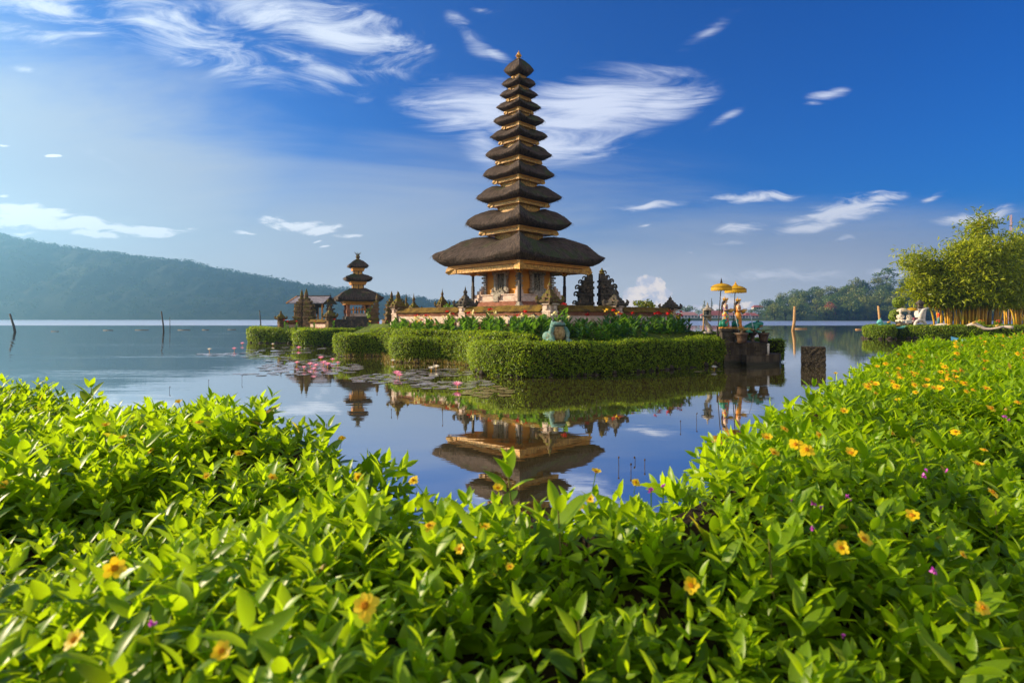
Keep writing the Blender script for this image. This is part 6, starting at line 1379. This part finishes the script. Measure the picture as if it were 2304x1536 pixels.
def scatter(xr, yr, dens, templ, size=1.0, extra=None, name='ground_cover', layers=(0, .15)):
    n = int((xr[1] - xr[0]) * (yr[1] - yr[0]) * dens); x = rng.uniform(*xr, n); y = rng.uniform(*yr, n)
    yy_ = np.maximum(y, .02); px = CX + F * x / yy_; py = HY + F * DROP / yy_; ok = (py > edge_y(px) + 2)
    if extra is not None: ok &= extra(x, y, px)
    x, y = x[ok], y[ok]; n = len(x); z = cover_top(x, y) - .10 * size - rng.uniform(*layers, n) + .03 * (rng.uniform(size=n) > .93)
    tilt = rng.normal(size=(n, 2)) * .24; zax = unit(np.stack([tilt[:, 0], tilt[:, 1], np.ones(n)], 1)); a = rng.uniform(0, 6.283, n); xa = np.stack([np.cos(a), np.sin(a), np.zeros(n)], 1)
    s = size * rng.uniform(.65, 1.35, n) * (1 + .22 * np.sin(x * 4.3 + 1.1 * np.sin(y * 5.2)) * np.sin(y * 3.7 - x * 2.1)); M = frames(xa, zax, s); kind = rng.integers(0, len(templ), n); Vs, Qs, vs = [], [], []; off = 0
    # frames() keeps x; rebuild with z as the main axis
    zz = zax; xx = unit(xa - (xa * zz).sum(1, keepdims=True) * zz); yy = np.cross(zz, xx); M = np.stack([xx, yy, zz], -1) * s[:, None, None]
    for k, (tv, tf, tvar) in enumerate(templ):
        w = kind == k
        if not w.any(): continue
        V, Q = stamp(tv, tf, M[w], np.stack([x[w], y[w], z[w]], 1)); Vs.append(V); Qs.append(Q + off); off += len(V); kv = 3 * (len(tv) // 3 // (8 if templ is not LO else 6)); vv_ = np.clip(np.tile(tvar, w.sum()) + np.repeat(rng.normal(size=w.sum()) * .13, len(tv)), 0, .97); vs.append(np.where(np.repeat(rng.uniform(size=len(vv_) // kv) > .993, kv), 1.0, vv_))
    return np.concatenate(Vs), np.concatenate(Qs), np.concatenate(vs)
parts = [scatter((-1.6, 1.6), (.30, 1.05), 1700, HI, .60, lambda x, y, px: (px > -350) & (px < 2650)), scatter((-2.0, 2.2), (1.05, 1.9), 1400, HI, .66, lambda x, y, px: (px > -300) & (px < 2600)),
         scatter((-5.6, 3.6), (1.9, 4.6), 1050, MID, .75, lambda x, y, px: (px > -400) & (px < 2600)), scatter((1.8, 10), (4.6, 8.5), 620, MID, .86, lambda x, y, px: px < 2600), scatter((4, 26), (8.5, 22), 200, LO, 1.25, lambda x, y, px: px < 2600),
         scatter((-7, 10), (.2, 5.5), 420, LO, .95, lambda x, y, px: (px < -300) | (px > 2600)), scatter((-5, 5), (-1.2, .3), 420, LO, .95, lambda x, y, px: abs(x) > .55), scatter((5, 22), (5.5, 14), 90, LO, 1.6, lambda x, y, px: px > 2600)]
# leaves hanging down over the water's edge
ex = np.linspace(-500, 2500, 5200); ed = F * DROP / (edge_y(ex) + 2 - HY); exx = (ex - CX) / F * ed
tx, ty = np.gradient(exx), np.gradient(ed); nl = np.maximum(np.hypot(tx, ty), 1e-9); ox, oy = -ty / nl, tx / nl
rep = rng.choice(len(ex), 6500, p=nl / nl.sum()); dn = rng.uniform(0, 1, 6500); o_ = .05 + .22 * dn ** .7
sx_, sy_ = exx[rep] + ox[rep] * o_, ed[rep] + oy[rep] * o_; sz_ = ZB - .12 - dn * 1.5; zz = unit(np.stack([ox[rep] * .9 + rng.normal(size=6500) * .25, oy[rep] * .9 + rng.normal(size=6500) * .25, .8 - .5 * dn], 1)); a = rng.uniform(0, 6.28, 6500); xa = np.stack([np.cos(a), np.sin(a), 0 * a], 1)
xx = unit(xa - (xa * zz).sum(1, keepdims=True) * zz); yy = np.cross(zz, xx); M = np.stack([xx, yy, zz], -1) * rng.uniform(.8, 1.3, 6500)[:, None, None]
V, Q = stamp(MID[0][0], MID[0][1], M, np.stack([sx_, sy_, sz_], 1)); parts.append((V, Q, np.clip(np.tile(MID[0][2], 6500), 0, .97)))
off = 0; Vs, Qs, vs = [], [], []
for V, Q, v in parts: Vs.append(V); Qs.append(Q + off); off += len(V); vs.append(v)
gc = mesh_np('ground_cover', np.concatenate(Vs), np.concatenate(Qs), M_cover, smooth=True, var=np.concatenate(vs), kind='stuff')
tag(gc, 'bright green leafy ground cover filling the bank in front of the viewer', 'ground cover', kind='stuff')
# a few taller sprigs rising over the rest
def sprig(px, py, d, s, label, k=2):
    p = at(px, py, d); t = thing('leafy_sprig', label, 'sprig', (p.x, p.y, p.z - .10 * s)); V, Q, v = shoot(300 + int(px), 4, 6); mesh_np('leaves', V * s, Q, M_cover, t, smooth=True, var=np.clip(v, 0, .97))
    m = MB(); m.tube([(0, 0, .11 * s), (.008, .004, .02), (.03, .01, -.06), (.06, .03, -.16)], [.0014, .0018, .002, .0022], 6); m.build('stem', mat_stem, t)
mat_stem = mat_plain('reddish_stem', (.13, .13, .025), .6, .3)
sprig(1140, 1040, 1.16, .95, 'tall leafy sprig standing up before the mirrored pagoda roof'); sprig(1255, 1150, 1.02, 1.4, 'tall sprig with long upright leaves below the water in the middle'); sprig(1775, 925, 2.1, 1.7, 'dark leafy sprig at the edge of the right bank'); sprig(205, 872, 3.2, 1.7, 'single sprig poking above the left bank')
sprig(735, 962, 2.0, 1.5, 'pointed sprig at the tip of the left bank'); sprig(1300, 1395, .74, .8, 'pale two-leaved sprig in the shade near the bottom'); sprig(1730, 1225, .95, 1.0, 'whorled sprig in the lower right of the bank'); sprig(2240, 1150, 1.3, 1.1, 'small curled sprig at the lower right edge')
# soil under the leaves
mb = MB(); rows = []
pxs = np.linspace(-3000, 5000, 320)
for t in (0, .04, .12, .3, .6, 1.0):
    r = []
    for px in pxs:
        dmax = F * DROP / (edge_y(px) + 2 - HY); y = dmax * (1 - t) + (-.6) * t if t > 0 else dmax; x = (px - CX) / F * dmax * (1 - t) + (px - CX) / F * 1.2 * t
        r.append((x, y, float(cover_top(np.array(x), np.array(max(y, .3)))) - (.10 if t < .1 else .13)))
    rows.append(r)
skirt = [[(x + (px - CX) / F * .0, y + .35, -.4) for (x, y, z), px in zip(rows[0], pxs)], [(x, y + .1, 1.0) for x, y, z in rows[0]]]
mb.grid(skirt + rows); mb.build('bank_ground', M_soil, kind='structure')
# yellow daisies and small violet blooms
M_daisy = mat_leaf('yellow_daisy_petals', (.70, .46, .003), (.80, .58, .006), trans=(.95, .6, .02), tmix=.3); M_disc = mat_plain('orange_disc', (.50, .20, .01), .9, .1, .3, 60); M_vio = mat_leaf('violet_petals', (.45, .05, .42), (.62, .10, .55), trans=(.7, .15, .6), tmix=.3)
def daisy_proto(seed, k, cup):
    rs = np.random.default_rng(seed); t = thing('yellow_daisy', '', 'flower'); Ax, Nm, Sz = [], [], []
    for i in range(k):
        a = 2 * math.pi * i / k + rs.normal() * .08; up = cup + rs.normal() * .12; Ax.append((math.cos(a), math.sin(a), up)); Nm.append((-math.cos(a) * up, -math.sin(a) * up, 1.)); Sz.append(rs.uniform(.85, 1.1) * .021)
    L = leaf_template(.66, 5, .18, .12); hw_ = np.array([.05, .20, .31, .34, .30, .13]); L[0][0::3, 1] = -hw_; L[0][2::3, 1] = hw_; V, Q = stamp(*L, frames(np.array(Ax), np.array(Nm), np.array(Sz)), np.zeros((k, 3))); mesh_np('petals', V, Q, M_daisy, t, smooth=True, var=np.repeat(rs.uniform(0, 1, k), len(L[0])))
    m = MB(); m.ball((0, 0, .002), (.0062, .0062, .0045), nu=10, nv=6); 
    for i in range(14): a = i * 2.4; r = .0012 * math.sqrt(i) * 1.1; m.ball((r * math.cos(a), r * math.sin(a), .0062), .0011, nu=5, nv=4)
    m.build('disc', M_disc, t); m = MB(); m.tube([(0, 0, 0), (.003, 0, -.03), (.004, .002, -.09)], [.0022, .0015, .0018], 6); m.build('stem', M_cover, t); return t
DP = [daisy_proto(400, 8, .25), daisy_proto(401, 7, .6), daisy_proto(402, 9, .1), daisy_proto(403, 6, .45)]; dfresh = set(range(4))
def daisy(px, py, s, label, tilt=(0, 0), k=None, lift=.0, group=None):
    y = F * DROP / max(8, py - HY)
    for _ in range(4): y = F * (H - float(cover_top(np.array((px - CX) / F * y), np.array(y))) - .012 - lift) / max(6, py - HY)
    x = (px - CX) / F * y; k = random.randrange(4) if k is None else k; z = H - (py - HY) / F * y
    if k in dfresh: dfresh.discard(k); o = DP[k]
    else: o = dup(DP[k])
    o.location = (x, y, z); o.rotation_mode = 'ZYX'; o.rotation_euler = (tilt[0], tilt[1], random.uniform(0, 6.28)); o.scale = (s,) * 3; o['label'] = label
    if group: o['group'] = group
    elif 'group' in o: del o['group']
NEAR = [(822, 1362, 1.25, (R(58), R(-8)), 0, 'yellow daisy with open petals, largest near the bottom centre'), (257, 1278, 1.15, (R(50), R(40)), 3, 'orange-yellow half-open daisy in the lower left leaves'), (1555, 1316, 1.05, (R(62), R(-15)), 1, 'yellow daisy tilted sideways low in the centre-right leaves'), (1942, 1214, 1.1, (R(40), R(18)), 3, 'yellow daisy with few petals right of the centre, facing up'), (1893, 1232, .9, (R(55), R(-20)), 1, 'half-closed yellow daisy just left of the open few-petalled one'),
        (2052, 1160, 1.1, (R(35), R(-14)), 3, 'wide open yellow daisy in the lower right leaves'), (2233, 1107, 1.15, (R(30), R(20)), 0, 'yellow daisy near the right edge, lying flat'), (2210, 1366, .95, (R(60), R(10)), 2, 'many-petalled yellow daisy at the lower right, in shade'), (2165, 1248, .7, (R(45), R(25)), 3, 'small yellow daisy in shade between the lower right leaves'), (1685, 1070, 1.15, (R(28), 0), 1, 'cupped yellow daisy beside the water on the right bank'),
        (1341, 1062, .95, (R(18), R(6)), 1, 'yellow daisy standing at the water edge in the middle'), (965, 1183, .95, (R(18), R(-5)), 2, 'flat yellow daisy left of the middle, seen from the side'), (1090, 1186, .9, (R(15), R(4)), 3, 'flat yellow daisy in the middle, seen from the side'), (806, 1074, 1.1, (R(40), R(25)), 3, 'tilted yellow daisy at the tip of the left bank'), (930, 1080, 1.0, (R(35), R(-20)), 0, 'pale yellow daisy among the leaves beside the notch'),
        (1120, 1098, .9, (R(40), R(0)), 1, 'small closed yellow daisy under the tall sprig'), (1300, 1135, .95, (R(60), R(10)), 0, 'yellow daisy with a dark insect spot, right of the middle sprig'), (1328, 1122, .8, (R(60), R(-20)), 1, 'small yellow daisy touching the one with the dark spot'), (1035, 1235, .75, (R(45), R(-20)), 3, 'small yellow daisy low in the middle leaves'), (1430, 1085, .85, (R(40), R(0)), 0, 'pale yellow daisy behind a leaf at the water edge'),
        (1147, 1275, .6, (R(30), 0), 3, 'tiny yellow daisy in the middle above the red stem'), (537, 1022, 1.15, (R(25), R(10)), 3, 'orange-yellow daisy in the middle of the left bank'), (338, 1014, 1.2, (R(25), R(-15)), 0, 'wide yellow daisy on the left bank, left of the orange one'), (277, 985, 1.0, (R(20), 0), 1, 'small yellow daisy on the left bank above the wide one'), (238, 957, 1.1, (R(20), R(10)), 3, 'yellow daisy high on the left bank'),
        (447, 950, 1.1, (R(20), R(5)), 0, 'yellow daisy near the far edge of the left bank'), (402, 905, 1.0, (R(20), R(-5)), 1, 'yellow daisy at the skyline of the left bank'), (612, 1075, 1.0, (R(25), R(25)), 3, 'yellow daisy among glossy leaves near the left bank tip'), (770, 985, 1.0, (R(25), R(15)), 0, 'small yellow daisy right at the left bank tip'), (465, 1072, .8, (R(35), 0), 1, 'small closed daisy inside the left bank'), (10, 1092, 1.0, (R(40), R(20)), 1, 'yellow daisy at the left edge of the picture'), (500, 1465, .8, (R(45), R(10)), 1, 'orange daisy deep in the shade at the lower left'), (170, 1440, .9, (R(45), R(-20)), 3, 'orange-yellow daisy at the lower left corner leaves')]
for px, py, s, tl, k, lab in NEAR: daisy(px, py, s * .60, lab, tl, k, .03)
MIDF = [(1845, 980, 'upper'), (1915, 1020, 'upper'), (1815, 1012, 'upper'), (1740, 1020, 'upper'), (1888, 905, 'far'), (1995, 840, 'far'), (2020, 838, 'far'), (2055, 845, 'far'), (2130, 850, 'far'), (2160, 857, 'far'), (2085, 868, 'far'), (2100, 873, 'far'), (2010, 860, 'far'), (2022, 848, 'far'), (2190, 877, 'far'), (2175, 880, 'far'), (1970, 885, 'far'), (1898, 925, 'upper'), (2150, 972, 'upper'), (2020, 900, 'far'), (1790, 1000, 'upper'), (1880, 840, 'far'), (2148, 808, 'far'), (2260, 855, 'far'), (2290, 905, 'upper'), (2230, 918, 'upper'), (2060, 882, 'far'), (1955, 865, 'far'), (2005, 975, 'upper'), (2215, 1012, 'upper'), (1725, 985, 'upper'), (1855, 920, 'upper'), (2130, 835, 'far'), (2250, 868, 'far'), (1765, 965, 'upper'), (2200, 1045, 'upper')]
for px, py, z in MIDF: daisy(px, py, 0.72 * random.uniform(.8, 1.15), 'yellow daisy scattered over the nearer half of the right bank' if z == 'upper' else 'yellow daisy in the dense drift across the right bank', (R(random.uniform(15, 45)), R(random.uniform(-25, 25))), None, .02, 'daisies of the right bank')
for i in range(95):
    py = 748 + 130 * random.random() ** 1.25; lo = np.interp(py, [748, 760, 775, 800, 830, 880], [2290, 2190, 2080, 1990, 1940, 1880]); px = random.uniform(lo + 12, 2330)
    daisy(px, py, random.uniform(.7, 1.05), 'yellow daisy in the dense drift across the right bank', (R(random.uniform(15, 45)), R(random.uniform(-25, 25))), None, .03, 'daisies of the right bank')
def violet(px, py, s, label):
    y = F * DROP / (py - HY)
    for _ in range(4): y = F * (H - float(cover_top(np.array((px - CX) / F * y), np.array(y))) - .02) / (py - HY)
    t = thing('violet_bloom', label, 'flower', ((px - CX) / F * y, y, H - (py - HY) / F * y)); n = 7; d = unit(rng.normal(size=(n, 3)) + np.array([0, -.3, .6])); L = leaf_template(.7, 3, .2, .2); V, Q = stamp(*L, frames(d, rng.normal(size=(n, 3)), np.full(n, .008 * s)), np.zeros((n, 3))); mesh_np('petals', V, Q, M_vio, t, var=np.repeat(rng.uniform(0, 1, n), len(L[0])))
    m = MB(); m.tube([(0, 0, 0), (0, 0, -.06)], .0015, 5); m.build('stem', M_cover, t)
for px, py, s, lab in ((1465, 1103, 1.6, 'violet bloom beside the water right of the middle'), (1492, 1091, 1.0, 'small magenta bloom at the water edge'), (1752, 1130, 1.2, 'left one of two violet blooms on a pale sprig'), (1780, 1123, .9, 'tiny violet bloom on the same pale sprig, right side'), (1828, 1131, 1.6, 'largest violet bloom in the right-hand leaves'), (1848, 1140, .9, 'tiny violet bloom under the largest one'), (1905, 1116, 1.0, 'violet bloom on an upright sprig, upper of a pair'), (1911, 1124, .9, 'violet bloom on an upright sprig, lower of a pair'), (1825, 1189, 1.1, 'pinkish violet bloom in the lower right leaves'), (2078, 1070, 1.5, 'violet bloom high in the right bank'), (2083, 1058, 1.0, 'small violet bloom just above another one'), (2129, 1058, 1.1, 'violet bloom left of the flat daisy'), (2101, 1283, 1.3, 'magenta bloom in the shade at the lower right'), (1893, 1428, 1.1, 'violet bloom low near the bottom right'), (2260, 938, 1.6, 'violet bloom at the right edge of the bank'), (2270, 945, 1.2, 'violet bloom below another at the right edge'), (343, 1405, 1.1, 'pale violet bloom at the lower left')): violet(px, py, s * .72, lab)

# ================================================================= morning haze over the lake
m, T, out = new_mat('haze')
v = T.add('ShaderNodeVolumePrincipled'); v.inputs['Color'].default_value = (.27, .60, .95, 1); v.inputs['Density'].default_value = .00040; v.inputs['Anisotropy'].default_value = .66
T.link(v.outputs[0], out.inputs[1])
mb = MB(); mb.box((-250, 860, 130), (3700, 1900, 272)); o = mb.build('haze', m, kind='stuff')
